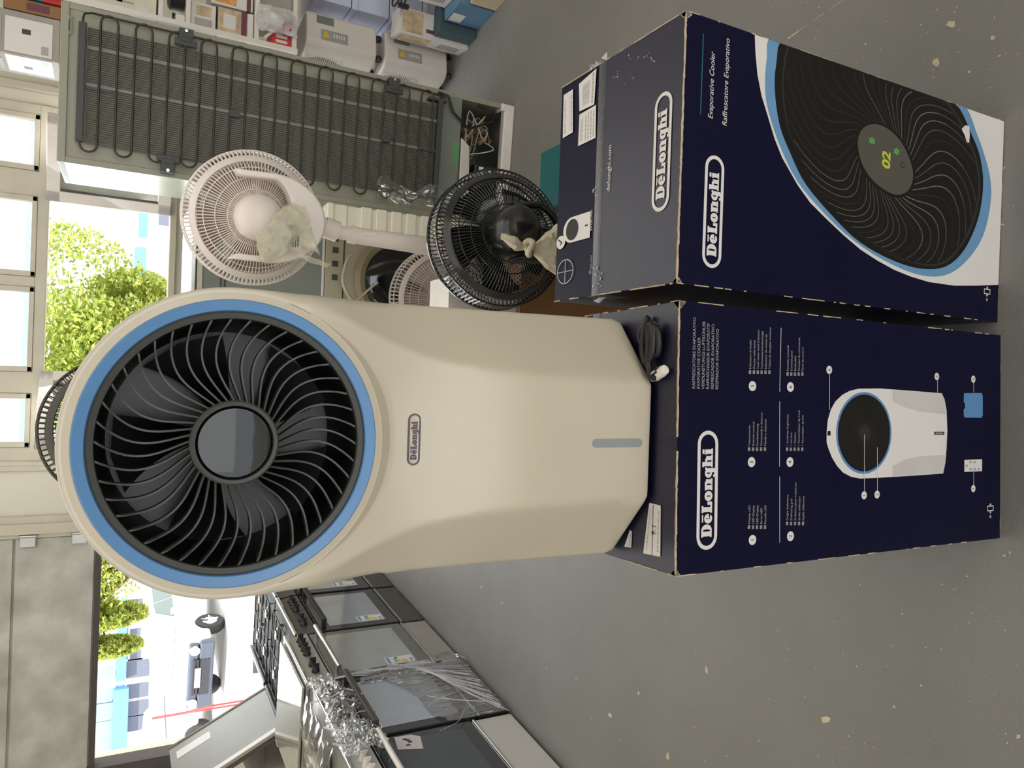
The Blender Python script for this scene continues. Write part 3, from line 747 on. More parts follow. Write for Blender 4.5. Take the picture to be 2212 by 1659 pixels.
def para(px, py, rows, step=8.6):
    for i, t in enumerate(rows):
        q = FA(px + i * step, py)
        a_.poly([f1(q[0], q[1]), f1(q[0] + .0062, q[1]), f1(q[0] + .0062, q[1] + .0052), f1(q[0], q[1] + .0052)], GY)
        a_.text(t[:2], .0048, lambda u, v: f2(q[0] + .0006 + u, q[1] + .001 + v), DK)
        a_.text(t[3:], .0066, lambda u, v: f1(q[0] + .0085 + u, q[1] + v), GY)
disc_num(1624, 1166, '1'); disc_num(1622, 998, '3'); disc_num(1624, 834, '5')
disc_num(1706, 1158, '2'); disc_num(1705, 998, '4'); disc_num(1706, 836, '6')
para(1619, 1142, ['IT Display LED', 'EN LED Display', 'DE LED-Display', 'FR Ecran LED', 'ES Pantalla LED'])
para(1619, 974, ['IT Telecomando', 'EN Remote control', 'DE Fernbedienung', 'FR Commande à distance', 'ES Mando a distancia'])
para(1621, 808, ['IT Indicatore di livello', 'IT d\'acqua nella tanica', 'EN Tank water level indicator', 'DE Tankwasserstandsanzeige', 'FR Indicateur du niveau de', 'ES Tubito de desagüe continuo'], 8.4)
para(1701, 1134, ['IT Griglia deflettore', 'EN Deflecting grid', 'DE Deflektorgitter Luftstrom', 'FR Grille deflecteur', 'ES Rejilla deflectora'])
para(1701, 974, ['IT 1 tavoletta di ghiaccio', 'EN 1 Ice box', 'DE 1 Eisakku', 'FR 1 Accumulateur de froid', 'ES 1 Acumulador de frio'], 8.2)
para(1702, 812, ['IT Pannello comandi', 'EN Control panel', 'DE Bedienfeld', 'FR Panneau de commande', 'ES Panel de control'], 8)
for (p0, p1) in (((1683, 1172), (1683, 1029)), ((1682.5, 1008), (1683, 867)), ((1683, 846), (1686, 708))):
    p, q = FA(*p0), FA(*p1); a_.poly([f1(p[0], p[1] - .0006), f1(q[0], q[1] - .0006), f1(q[0], q[1] + .0006), f1(p[0], p[1] + .0006)], WH)
def cA(X, Y): return FA(1750 + .3678 * X, 650 + .3678 * Y)
body = [tuple(p) for p in catmull([cA(*p) for p in [(93, 770), (105, 670), (132, 605), (185, 550), (260, 517), (400, 513), (600, 528)]], 4)][:24]
body = [cA(*p) for p in [(93, 830), (93, 770), (100, 700), (118, 638), (145, 590), (185, 552), (230, 528), (280, 516), (400, 514), (600, 529), (770, 543), (786, 580), (797, 640), (802, 760), (797, 870), (790, 950), (778, 1013), (600, 1026), (400, 1038), (290, 1043), (235, 1032), (190, 1008), (155, 970), (125, 920), (103, 865)]]
a_.poly([f1(*p) for p in body], WH)
a_.poly([f2(*cA(*p)) for p in [(480, 590), (540, 620), (640, 650), (790, 665), (786, 580), (770, 545), (600, 531), (480, 524)]], SH)
a_.poly([f2(*cA(*p)) for p in [(480, 970), (560, 930), (640, 912), (795, 905), (790, 950), (778, 1010), (600, 1022), (480, 1030)]], SH)
cc = cA(312, 776); rx = (cA(312, 535)[0] - cA(312, 1016)[0]) / 2; ry = (cA(148, 776)[1] - cA(474, 776)[1]) / 2
cc = ((cA(312, 535)[0] + cA(312, 1016)[0]) / 2, (cA(148, 776)[1] + cA(474, 776)[1]) / 2)
a_.poly([f2(*p) for p in circ(cc[0], cc[1], rx, ry, 48)], BL2); a_.poly([f3(*p) for p in circ(cc[0], cc[1], rx * .94, ry * .94, 48)], BK)
for k in range(40):
    a0 = 2 * PI * k / 40
    for j in range(6):
        def pt(t):
            aa = a0 + .35 * math.sin(PI * t); r = .2 + .7 * t; return Vector((cc[0] + rx * r * math.cos(aa), cc[1] + ry * r * math.sin(aa)))
        a, b = pt(j / 6), pt((j + 1) / 6); d = b - a; nn = Vector((-d.y, d.x)).normalized() * .0006
        a_.poly([f4(*(a - nn)), f4(*(b - nn)), f4(*(b + nn)), f4(*(a + nn))], DK)
a_.poly([front_map(5)(*p) for p in circ(cc[0], cc[1], rx * .2, ry * .2, 20)], DK)
def qA(X0, X1, Y0, Y1, l, mi):
    p, q = cA(X0, Y1), cA(X1, Y0); fn = front_map(l); a_.poly([fn(p[0], q[1]), fn(q[0], q[1]), fn(q[0], p[1]), fn(p[0], p[1])], mi)
qA(98, 116, 764, 790, 2, BK); qA(724, 784, 768, 786, 2, DK); qA(732, 776, 774, 780, 3, GY)
bb = [cA(*p) for p in [(900, 542), (1004, 541), (1010, 560), (1010, 670), (1003, 686), (904, 685), (898, 670), (898, 635), (906, 630), (906, 600), (898, 596)]]
a_.poly([f1(*p) for p in bb], BL2)
qA(902, 1006, 930, 1004, 1, WH)
for X, Y in ((915, 968), (938, 946), (962, 946), (938, 988), (962, 988), (986, 988)): qA(X - 7, X + 7, Y - 7, Y + 7, 2, GY)
for (Xa, Ya_, Xb, Yb) in ((108, 430, 108, 640), (742, 465, 742, 538), (954, 480, 954, 538), (313, 785, 313, 1115), (389, 860, 389, 1112), (954, 1005, 954, 1080)):
    p, q = cA(Xa, Ya_), cA(Xb, Yb); fn = front_map(6); a_.poly([fn(p[0], p[1] - .0006), fn(q[0], q[1] - .0006), fn(q[0], q[1] + .0006), fn(p[0], p[1] + .0006)], WH)
for X, Y, t in ((108, 405, '6'), (740, 444, '5'), (954, 460, '4'), (313, 1141, '1'), (389, 1137, '2'), (954, 1102, '3')):
    disc_num(1750 + .3678 * X, 650 + .3678 * Y, t, .0078)
arrows(a_, FA, 2138, 1098)
obj('front_artwork', a_, PM, boxA)['label'] = 'white lettering, oval badge and numbered product picture'
# --- carton A, top: stickers and ring picture
a_ = MB(); f2 = top_map(2)
sticker(boxA, TA, [(1428, 1203), (1391, 1195), (1404, 1086), (1429, 1092)], [(.12, .2, 't'), (.8, .86, 't')], 7)
q = TA(1428, 1160); a_.text('9.1', .016, lambda u, v: top_map(4)(q[0] + u, q[1] + .012 + v), DK)
p, q2 = Vector(TA(1410, 1200)), Vector(TA(1413, 1090)); a_.poly([top_map(4)(p.x, p.y - .0007), top_map(4)(q2.x, q2.y - .0007), top_map(4)(q2.x, q2.y + .0007), top_map(4)(p.x, p.y + .0007)], DK)
sticker(boxA, TA, [(1365, 1183), (1350, 1181), (1362, 1145), (1367, 1148)], [(.2, .4, 't')], 8)
o = Vector(TA(1402, 722)); v, f = inset_poly(circ(o.x, o.y, .024, .030, 30), circ(o.x, o.y, .0232, .0292, 30)); a_.add([f2(*p) for p in v], f, GY)
obj('ring_picture', a_, PM, boxA)

# ------------------------------------------------------------ the cream air cooler
CX, CY = -.0885, 1.011
cool = thing('air_cooler', 'cream tower air cooler with round black grille in a blue ring', 'air cooler', (CX, CY, H_ + .0085), 0)
RC = (.005, .6710); RO_ = .1835
HW_B, HW_T = .2135, .2; ZT = .8700
def halfw(z): return HW_T + (HW_B - HW_T) * max(0, min(1, (.60 - z) / .60)) ** .9
def outline(a):
    """distance from ring centre to the silhouette along direction a"""
    c, s = math.cos(a), math.sin(a); lo, hi = .15, .9
    for _ in range(40):
        m_ = (lo + hi) / 2; x, z = RC[0] * 0 + c * m_, RC[1] + s * m_
        if z >= RC[1]: ins = (x / HW_T) ** 2 + ((z - RC[1]) / (ZT - RC[1])) ** 2 < 1
        else: ins = abs(x) < halfw(z) and z > 0
        if ins: lo = m_
        else: hi = m_
    return lo
def sstep(a, b, x): t = max(0, min(1, (x - a) / (b - a))); return t * t * (3 - 2 * t)
CT = [(-.1, .097), (.11, .098), (.195, .101), (.28, .106), (.355, .115), (.40, .122), (.43, .131), (.465, .142), (.50, .156), (.53, .170), (.56, .180), (.60, .190), (.66, .199), (1, .21)]
def cfac(z):
    """half width of the flat centre facet"""
    for (z0, c0), (z1, c1) in zip(CT, CT[1:]):
        if z <= z1: t = (z - z0) / (z1 - z0); return c0 + (c1 - c0) * t
    return .21
def cres(x, z):
    """0..1 size of the undercut crescent below the ring, by direction"""
    ph = math.atan2(abs(x), RC[1] - z); return sstep(math.radians(66), math.radians(8), ph) if True else 0
def depth(x, z):
    r = math.hypot(x, z - RC[1])
    if z >= RC[1]: return 0
    c = cfac(z); over = abs(x) - c; sm = .006
    k = .86; body = 0 if over < -sm else (k * over if over > sm else k * (over + sm) ** 2 / (4 * sm))
    body *= sstep(.0, .16, RC[1] - z)
    w_ = cres(x, z); ri, ro = .1945, .1945 + .021 * w_
    lip = 0 if r <= ri else (min(1, (r - ri) / max(1e-4, ro - ri)) if w_ > .01 else 0)
    lip *= 1 - sstep(.0, .24, r - ro)
    return body + .027 * w_ * lip
NA = 400
vs = []; NR = 52
for i in range(NA):
    a = 2 * PI * i / NA; Ro = outline(a); c, s = math.cos(a), math.sin(a)
    w_ = cres(c, RC[1] + s) if s < 0 else 0
    ri, ro = .1945, .1945 + .021 * w_
    rl = [RO_, .187, .191, ri - .0012, ri]
    if s < -.05 and ro + .004 < Ro - .012: rl += [ri + (ro - ri) * .5 + .00001, ro - .0006 + .00002, ro + .0012]; st_ = ro + .0012
    else: rl += [ri + .0002, ri + .0004, ri + .0006]; st_ = ri + .0006
    edge = min(.016, (Ro - st_) * .9)
    e0 = Ro - edge
    rl += [st_ + (e0 - st_) * k / NR for k in range(1, NR + 1)] + [Ro - edge * q for q in (.8, .6, .42, .27, .15, .06, .015, 0)]
    for r in rl:
        x, z = c * r, RC[1] + s * r
        e = (Ro - r); d = depth(x, z)
        d += (edge - math.sqrt(max(0, edge ** 2 - (edge - min(e, edge)) ** 2))) * (1 if s > -.75 else .2)
        vs.append((x, d, z))
    # side wall back
    for yb, sc2 in ((.06, 1.0), (.12, .998), (.22, .99), (.285, .965), (.30, .93)):
        x, z = c * Ro, RC[1] + s * Ro; d0 = vs[-1][1] if yb == .06 else d0
        z2 = RC[1] + (z - RC[1]) * sc2 if s > 0 else z
        vs.append((x * sc2, max(yb, d0 + yb * .5), z2))
rads = rl
K = len(rads) + 5; fs = []
for i in range(NA):
    j = (i + 1) % NA
    for k in range(K - 1): fs.append((i * K + k, i * K + k + 1, j * K + k + 1, j * K + k))
n = len(vs); vs.append((0, .30, .45))
for i in range(NA): fs.append((i * K + K - 1, n, ((i + 1) % NA) * K + K - 1))
h = MB().add(vs, fs); obj('housing', h, M_cream, cool, smooth=28)
RX = 0.0
def ylathe(prof, n=96): return MB().lathe(prof, n, (RX, 0, RC[1]), 'y', cap=False)
obj('front_rim', ylathe([(.1845, .003), (.1925, -.0012), (.1845, -.003), (.182, -.001), (.182, .01)], 128), M_cream, cool, smooth=50)
obj('blue_ring', ylathe([(.1838, .004), (.1838, -.0035), (.1825, -.0045), (.1705, -.0005), (.1690, .003), (.1690, .02)], 128), M_blue, cool, smooth=40)
obj('grille_rim', ylathe([(.1692, .02), (.1692, .0025), (.1670, .0012), (.1605, .0035), (.1595, .0075), (.1600, .010)], 128), M_dgrey, cool, smooth=40)
obj('duct', ylathe([(.1602, .009), (.1545, .03), (.150, .08), (.148, .12), (.02, .125), (0.0001, .125)], 96), mat('duct_black', (.005, .005, .005, 1), .4), cool, smooth=40)
NV_ = 42
def vane_pt(a0, t):
    a = a0 + math.radians(12) * math.sin(PI * t ** .85) + math.radians(3) * t
    r = .0500 + (.1612 - .0500) * t; return r, a
def vane_mesh(a0):
    m = MB(); n = 16; vs = []; 
    for j in range(n + 1):
        t = j / n; r, a = vane_pt(a0, t); x, z = r * math.cos(a), r * math.sin(a)
        r2, a2 = vane_pt(a0, min(1, t + .02)); r1, a1 = vane_pt(a0, max(0, t - .02))
        d = Vector((r2 * math.cos(a2) - r1 * math.cos(a1), r2 * math.sin(a2) - r1 * math.sin(a1))).normalized(); nx, nz = -d.y * .0012, d.x * .0012
        yf = .010 + .020 * math.sin(PI * min(1, t * 1.02)) ** .8 * .55
        if t > .9: yf = .010
        vs += [(x + nx, yf, z + nz), (x - nx, yf, z - nz), (x - nx * .6, yf + .016, z - nz * .6), (x + nx * .6, yf + .016, z + nz * .6)]
    fs = [(0, 1, 2, 3), (n * 4 + 3, n * 4 + 2, n * 4 + 1, n * 4)]
    for j in range(n):
        for k in range(4): fs.append((j * 4 + k, (j + 1) * 4 + k, (j + 1) * 4 + (k + 1) % 4, j * 4 + (k + 1) % 4))
    m.add(vs, fs); return m
M_vane = mat('vane_plastic', (.04, .038, .034, 1), .42)
v0 = obj('vane', vane_mesh(0), M_vane, cool, smooth=40); v0.location = (RX, 0, RC[1])
for k in range(1, NV_):
    c = v0.copy(); col.objects.link(c); c.parent = cool; c.rotation_euler.y = -2 * PI * k / NV_
obj('hub_ring', ylathe([(.0548, .03), (.0548, .007), (.0525, .005), (.0482, .006), (.0475, .010), (.0475, .03)], 64), M_dgrey, cool, smooth=40)
obj('hub_display', ylathe([(.0001, .0062), (.03, .0068), (.0445, .0085), (.0470, .012), (.0470, .03), (.0001, .03)], 64), mat('hub_gloss', (.006, .006, .007, 1), .05, spec=.45), cool, smooth=40)
for k in range(5):
    b = MB(); a0 = 2 * PI * k / 5 + .25; vs = []
    for j in range(9):
        t = j / 8; r = .045 + t * .098
        for q in (-1, 0, 1):
            a = a0 + q * (.26 + .12 * t) + .22 * t; vs.append((r * math.cos(a), .085 + q * .016, r * math.sin(a)))
    b.add(vs, [(j * 3 + q, j * 3 + q + 1, (j + 1) * 3 + q + 1, (j + 1) * 3 + q) for j in range(8) for q in range(2)])
    o = obj('fan_blade', b, mat('blade_black', (.003, .003, .003, 1), .45, spec=.12), cool, smooth=60); o.location = (RX, 0, RC[1])
# badge, water window, base
b = MB(); SW = .076; bx, bz = .002, .418; yb = -.0005
def bf(u, v): return (bx - SW / 2 + u * SW, depth(0, .43) - .0019, bz - .1125 * SW + v * SW * 1.15)
bd = MB(); bd.poly([(bx + u * 1.02, depth(0, .43) - .0012, bz + v) for u, v in stadium(0, .0, SW * 1.01, .0205)])
obj('badge_plate', bd, M_cream, cool)
badge(b, bf, 0); obj('badge_lettering', b, mat('badge_ink', S(88, 76, 92), .4), cool)
def ff(px, py): q = at(px, py, y=CY); return q.x - CX, q.z - H_ - .0085
(x0, z0), (x1, z1) = ff(1387, 957), ff(1279, 957)
b = MB(); pts = [(ff(1333, 957)[0] + v, (z0 + z1) / 2 + u) for u, v in stadium(0, 0, z1 - z0, .0145)]
b.slab([(x, -.0006, z) for x, z in pts], (0, .004, 0)); obj('water_window', b, mat('grey_water_window', S(150, 156, 158), .2), cool)
for sx in (-1, 1):
    for y in (.06, .25):
        o = obj('castor', MB().lathe([(.0001, -.006), (.006, -.007), (.0085, -.004), (.0085, .004), (.006, .007), (.0001, .006)], 16, (sx * (.10 if y < .1 else .15), y, .0085 - .0065), 'x'), M_dgrey, cool, smooth=40)
b = MB().hexa([(-.095, .004, -.0005), (.095, .004, -.0005), (.18, .22, -.0005), (-.18, .22, -.0005), (-.095, .004, .01), (.095, .004, .01), (.18, .22, .01), (-.18, .22, .01)])
obj('base_plate', b, M_dgrey, cool)
# flex and plug lying on the carton at the right foot of the cooler
c = MB(); cx_, cy_ = .094, 1.024; pts = []
for i in range(60):
    t = i / 59; a = 2 * PI * 2.6 * t + .3; r = .020 + .010 * math.sin(9 * t); pts.append((cx_ + r * 1.5 * math.cos(a) - .035 * t, cy_ + r * math.sin(a) * .55 - .03 * t, H_ + .008 + .010 * abs(math.sin(5.1 * t))))
cord = thing('power_cord', 'black power cord with a pale plug lying by the foot of the cream cooler', 'power cord', (cx_, cy_, H_ + .003))
c.M = Matrix.Translation((-cx_, -cy_, -H_ - .003)); c.tube(pts, .0060, 8); obj('flex', c, M_black, cord, smooth=60)
p1 = at(1424, 808, z=H_ + .012); c = MB(); c.M = Matrix.Translation((p1.x - cx_, p1.y - cy_, .011)) @ Matrix.Rotation(2.0, 4, 'Z')
c.lathe([(.0001, -.02), (.008, -.019), (.0095, -.012), (.0095, .008), (.006, .018), (.0001, .022)], 16, (0, 0, 0), 'x'); obj('plug', c, M_white, cord, smooth=40)
c2_ = MB(); c2_.M = c.M; c2_.box(-.008, .012, -.0015, .0015, .0085, .0105); obj('plug_slot', c2_, M_black, cord)

# ------------------------------------------------------------ the fridge seen from behind
M_fback = mat('fridge_back_steel', S(152, 150, 132), .45, var=.03, scale=3)
M_fside = mat('fridge_side_white', S(196, 200, 184), .3, var=.02)
M_wires = mat('condenser_wires', S(98, 96, 82), .5, var=.1, scale=3)
M_tube = mat('condenser_tube', S(52, 44, 40), .45)
M_fpan = mat('fridge_grey_panel', S(125, 130, 118), .5)
FYAW = math.radians(-4.5); FOX, FOY = 1.395, 3.335
_c, _s = math.cos(FYAW), math.sin(FYAW); FW2 = .60; FH = 1.955
fr = thing('fridge', 'tall white fridge with its back and black condenser coil towards the camera', 'fridge', (FOX - FW2 / 2 * _c, FOY - FW2 / 2 * _s, 0), FYAW)
def fl(px, py):
    n = Vector((_s, -_c, 0)); o = Vector((FOX, FOY, 0)); r = ray(px, py); q = C0 + r * ((o - C0).dot(n) / r.dot(n)) - o
    return (q.x * _c + q.y * _s + FW2 / 2, q.z)
h = FW2 / 2
b = MB().box(-h, h, .004, .60, .42, FH).box(-h, h, .30, .60, .06, .42)
b.box(-h, -h + .02, .004, .3, .06, .42).box(h - .02, h, .004, .3, .06, .42)
obj('cabinet', b, M_fside, fr, bevel=.004)
b = MB().box(-h + .022, h - .022, -.001, .006, .40, FH - .03)
obj('back_sheet', b, M_fback, fr)
for x0, x1, z0, z1 in ((-h, -h + .024, .06, FH), (h - .024, h, .06, FH)):
    obj('edge_flange', MB().box(x0, x1, -.006, .008, z0, z1), M_fback, fr, bevel=.003)
obj('top_cap', MB().box(-h, h, -.008, .6, FH - .028, FH + .002), M_fback, fr, bevel=.004)
# wire grid: upright wires, thin light carrier strips
tube_z = [1.882 - i * (1.882 - .45) / 24 for i in range(25)]
ww = MB(); xs = -.215; xe = .212
for k in range(54):
    x = xs + (xe - xs) * k / 53; ww.box(x - .0022, x + .0022, -.034, -.031, .43, 1.865)
o = obj('condenser_wires', ww, M_wires, fr); o['kind'] = 'stuff'
for x in (fl(580, 190)[0], fl(580, 262)[0]):
    obj('carrier_strip', MB().box(x - .006, x + .006, -.037, -.0345, .40, 1.865), M_fpan, fr)
obj('shade_sheet', MB().box(xs - .004, xe + .004, -.026, -.0245, .43, 1.865), mat('coil_backing', S(124, 122, 106), .6), fr)
pts = []; xl, xr = -.225, .238
side = 1
for i, z in enumerate(tube_z):
    a, b_ = (xr, xl) if i % 2 == 0 else (xl, xr)
    rr = (tube_z[0] - tube_z[1]) / 2
    pts += [(a, -.045, z), (b_, -.045, z)]
    if i < 24:
        s = 1 if b_ > 0 else -1
        for k in range(1, 8):
            q = PI * k / 8; pts.append((b_ + s * rr * math.sin(q), -.045, z - rr + rr * math.cos(q)))
tb = MB().tube(pts, .0042, 8)
tb.tube([(xr, -.045, tube_z[0]), (xr + .02, -.04, tube_z[0] - .004), (xr + .032, -.03, tube_z[0] - .03), (xr + .034, -.02, tube_z[0] - .1), (xr + .034, -.02, .5), (xr + .02, -.03, .38)], .004, 8)
obj('condenser_tube', tb, M_tube, fr, smooth=60)
obj('coil_end_bar', MB().box(xs - .006, xe + .012, -.052, -.03, 1.868, 1.896).box(xs, xe, -.055, -.052, 1.872, 1.89), M_dgrey, fr, bevel=.002)
obj('coil_end_bar', MB().box(xs - .006, xe + .03, -.052, -.03, .40, .425), M_dgrey, fr, bevel=.002)
obj('coil_end_bar', MB().box(xe + .02, xe + .032, -.045, -.01, .38, .47), M_dgrey, fr, bevel=.002)
for (px, py, s) in ((400, 88, 1), (362, 345, -1), (845, 190, 1)):
    x, z = fl(px, py); z = (z + .0); xc = h - .034 if s > 0 else -h + .034
    b = MB().box(xc - .022, xc + .022, -.052, -.006, z - .026, z + .026).box(xc - s * .045, xc - s * .02, -.052, -.04, z - .042, z + .042).box(xc - s * .03, xc - s * .012, -.056, -.052, z - .02, z + .02)
    br = obj('coil_bracket', b, M_dgrey, fr, bevel=.002)
    obj('screw', MB().lathe([(.0001, -.056), (.006, -.0555), (.007, -.052)], 12, (xc + s * .014, 0, z), 'y'), M_chrome, br)
for (px, py) in ((503, 251), (827, 305)):
    x, z = fl(px, py); obj('tube_clip', MB().box(x - .014, x + .014, -.054, -.036, z - .019, z + .019), M_dgrey, fr, bevel=.002)
for x, z0, z1 in ((fl(192, 195)[0], 1.78, 1.868), (fl(930, 330)[0], .425, .50)):
    obj('coil_stay', MB().box(x - .006, x + .006, -.04, -.035, z0, z1), M_dgrey, fr)
obj('data_label', MB().box(*[fl(150, 75)[0] - .0, fl(150, 75)[0] + .07], -.0072, -.0065, 1.918, 1.94).box(fl(150, 75)[0] + .012, fl(150, 75)[0] + .055, -.0078, -.0072, 1.926, 1.932, 1), [M_fpan, M_dgrey], fr)
# compressor bay
obj('bay_panel', MB().box(-h + .02, h - .02, -.004, .004, .285, .395), M_fpan, fr, bevel=.002)
t = MB(); x0, z0 = fl(989, 358); x1, _z = fl(984, 306); sz = .038
t.text('C-PENTANE', .034, lambda u, v: (x0 + u * (x1 - x0) / .19, -.0052, z0 + v * 1.45), bold=.0003)
obj('green_lettering', t, mat('green_stencil', S(70, 190, 90), .6), fr)
obj('bay_floor', MB().box(-h + .02, h - .02, -.0, .3, .05, .07), M_steel, fr)
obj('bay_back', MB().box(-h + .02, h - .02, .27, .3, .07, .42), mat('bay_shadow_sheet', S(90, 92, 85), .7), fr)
obj('drip_tray', MB().hexa([(-.26, .02, .20), (.07, .02, .22), (.07, .2, .22), (-.26, .2, .20), (-.26, .0, .27), (.10, .0, .275), (.10, .22, .275), (-.26, .22, .27)]), M_white, fr, bevel=.006)
cp = obj('compressor', MB().lathe([(.0001, .235), (.05, .232), (.09, .205), (.105, .16), (.105, .12), (.09, .09), (.05, .075), (.0001, .072)], 28, (-.12, .15, 0), 'z'), M_black, fr, smooth=40)
ct = obj('compressor_box', MB().box(-.16, -.01, .01, .07, .085, .19), M_black, fr, bevel=.006)
for (x, z) in ((-.04, .155), (-.045, .105)): obj('sticker', MB().box(x - .018, x + .018, .0085, .0098, z - .012, z + .012), M_white, ct)
rr_ = random.Random(3)
for k in range(9):
    c = rr_.choice((S(150, 90, 60), S(190, 185, 170), S(60, 60, 55), S(170, 120, 80)))
    p = [Vector((rr_.uniform(.02, .24), rr_.uniform(.01, .12), rr_.uniform(.09, .27))) for _ in range(5)]
    q = [tuple(v) for v in catmull(p, 5)][:20]
    obj('wire' if k else 'capillary_tube', MB().tube(q, .0035, 6), mat('wire_colour_%s' % 'abcd'[k % 4], c, .4), fr, smooth=60)
obj('black_flex', MB().tube([(h - .02, -.02, .42), (h - .03, -.03, .37), (h - .1, -.03, .34), (h - .16, -.02, .25), (h - .1, -.01, .12), (h - .04, .0, .1), (h - .035, .0, .2)], .006, 8), M_black, fr, smooth=60)
pl = MB().box(-h, h + .002, -.01, .6, .0, .055)
obj('plinth', pl, M_white, fr, bevel=.006); obj('plinth_corner', MB().box(h - .035, h + .002, -.012, .05, .05, .075), M_white, fr, bevel=.005)

# ------------------------------------------------------------ pedestal fans
def grille(mb, prof, n, r, phase=0, bars=4):
    for k in range(n):
        a = 2 * PI * k / n + phase; c, s = math.cos(a), math.sin(a)
        mb.tube([(q * c, y, q * s) for q, y in prof], r, bars)
def ringt(mb, R, y, r, n=64, m=6): mb.tube([(R * math.cos(2 * PI * k / n), y, R * math.sin(2 * PI * k / n)) for k in range(n)], r, m, closed=True)
def ped_fan(label, loc, height, yaw, M, R=.205, tilt=0, n=96, blades=5, Mb=None, roll=0, name='pedestal_fan', stand=True, back=True, band=.045, hub_extra=None, teeth=True, lean=(0, 0), base_r=.19):
    """rear of the fan looks towards -y of its own frame"""
    root = thing(name, label, 'fan', loc, yaw)
    Mb = Mb or M
    T = Matrix.Translation((0, -.02, height)) @ Matrix.Rotation(tilt, 4, 'X')
    def hd(): m = MB(); m.M = T; return m
    k = R / .205
    g = hd(); prof = [(.062 * k, -.058), (.11 * k, -.055), (.15 * k, -.042), (.174 * k, -.022)]
    grille(g, prof, n, .0017)
    for q, y in ((.085, -.058), (.12, -.054), (.152, -.042)): ringt(g, q * k, y, .0016)
    o = obj('rear_grille', g, M, root)
    g = hd(); g.lathe([(.170 * k, -.024), (.172 * k, -.028), (.189 * k, -.016), (.190 * k, -.012), (.172 * k, -.022)], 64, ax='y', closed=True)
    obj('grille_ring', g, M, root, smooth=50)
    g = hd(); 
    grille(g, [(.188 * k, -.015), (.203 * k, -.004), (.205 * k, .004), (.205 * k, band)], int(n * 1.0), .0026)
    ringt(g, .205 * k, band, .005); ringt(g, .2055 * k, .0, .003)
    obj('side_cage', g, M, root)
    g = hd(); grille(g, [(.204 * k, band), (.19 * k, band + .018), (.15 * k, band + .034), (.10 * k, band + .042), (.045 * k, band + .045)], n, .0016)
    for q, y in ((.15, .034), (.10, .042)): ringt(g, q * k, band + y, .0016)
    g.lathe([(.0001, band + .05), (.045 * k, band + .047), (.048 * k, band + .04), (.0001, band + .038)], 32, ax='y')
    obj('front_grille', g, M, root)
    bl = hd(); bl.lathe([(.0001, .05), (.03, .048), (.04, .03), (.04, -.0), (.0001, -.0)], 24, ax='y')
    hub = obj('blade_hub', bl, Mb, root, smooth=40)
    for q in range(blades):
        m = hd(); a0 = 2 * PI * q / blades + .4; vs = []
        for j in range(8):
            t = j / 7; r = .035 + (.165 * k - .035) * t
            for s in range(4):
                u = s / 3 - .5; a = a0 + u * (1.0 - .1 * t) + .3 * t; vs.append((r * math.cos(a), .022 + .036 * u, r * math.sin(a)))
        m.add(vs, [(j * 4 + s, j * 4 + s + 1, (j + 1) * 4 + s + 1, (j + 1) * 4 + s) for j in range(7) for s in range(3)])
        obj('fan_blade', m, Mb, root, smooth=60)
    m = hd(); m.lathe([(.066 * k, -.055), (.07 * k, -.062), (.07 * k, -.10), (.062 * k, -.135), (.045 * k, -.155), (.02 * k, -.163), (.0001, -.164)], 32, ax='y')
    obj('motor_housing', m, M, root, smooth=40)
    if stand:
        hz = height
        lx, ly = lean
        obj('neck', MB().tube([(0, -.085, hz - .05), (0, -.08, hz - .16), (0, -.07, hz - .21)], .03, 16).tube([(0, -.07, hz - .21), (lx * .3, -.07, hz - .255)], .034, 16), M, root, smooth=50)
        obj('collar', MB().tube([(lx * .3, -.07, hz - .25), (lx * .4, -.07, hz - .31)], .022, 16), M, root, smooth=50)
        pm = MB().tube([(lx * .35, -.07, hz - .295), (lx * .4, -.07, hz - .31), (lx * .45, -.07, hz - .32)], .030, 20, r2=.029)
        pm.tube([(lx * .4, -.07, hz - .31), (lx, -.07, .05)], .027, 20, r2=.044 if hz > 1.2 else .03)
        obj('pole', pm, M, root, smooth=50)
        obj('pole_button', MB().box(lx * .4 + .002, lx * .4 + .016, -.101, -.094, hz - .38, hz - .335), M, root, bevel=.002)
        obj('base', MB().lathe([(.0001, 0), (base_r - .005, 0), (base_r, .01), (base_r - .02, .025), (.06, .045), (.05, .07), (.0001, .075)], 48, (lx, -.07, 0)), M, root, smooth=30)
    return root, hd
M_wfan = mat('warm_white_plastic', S(232, 220, 212), .4, var=.02)
M_bfan = mat('black_fan_plastic', (.018, .018, .018, 1), .22, coat=.2)
M_gfan = mat('pale_grey_plastic', S(185, 172, 165), .4)

# white fan, rear towards the camera
pW = Vector((.497, 2.50, 0)); hW = 1.368
wf, hd = ped_fan('white pedestal fan seen from behind with a plastic bag tucked in its bracket', (pW.x, pW.y, 0), hW, math.radians(-8), M_wfan, .207, 0, 100, 5, mat('fan_blade_tan', S(150, 132, 120), .5), lean=(-.035, 0), base_r=.135)
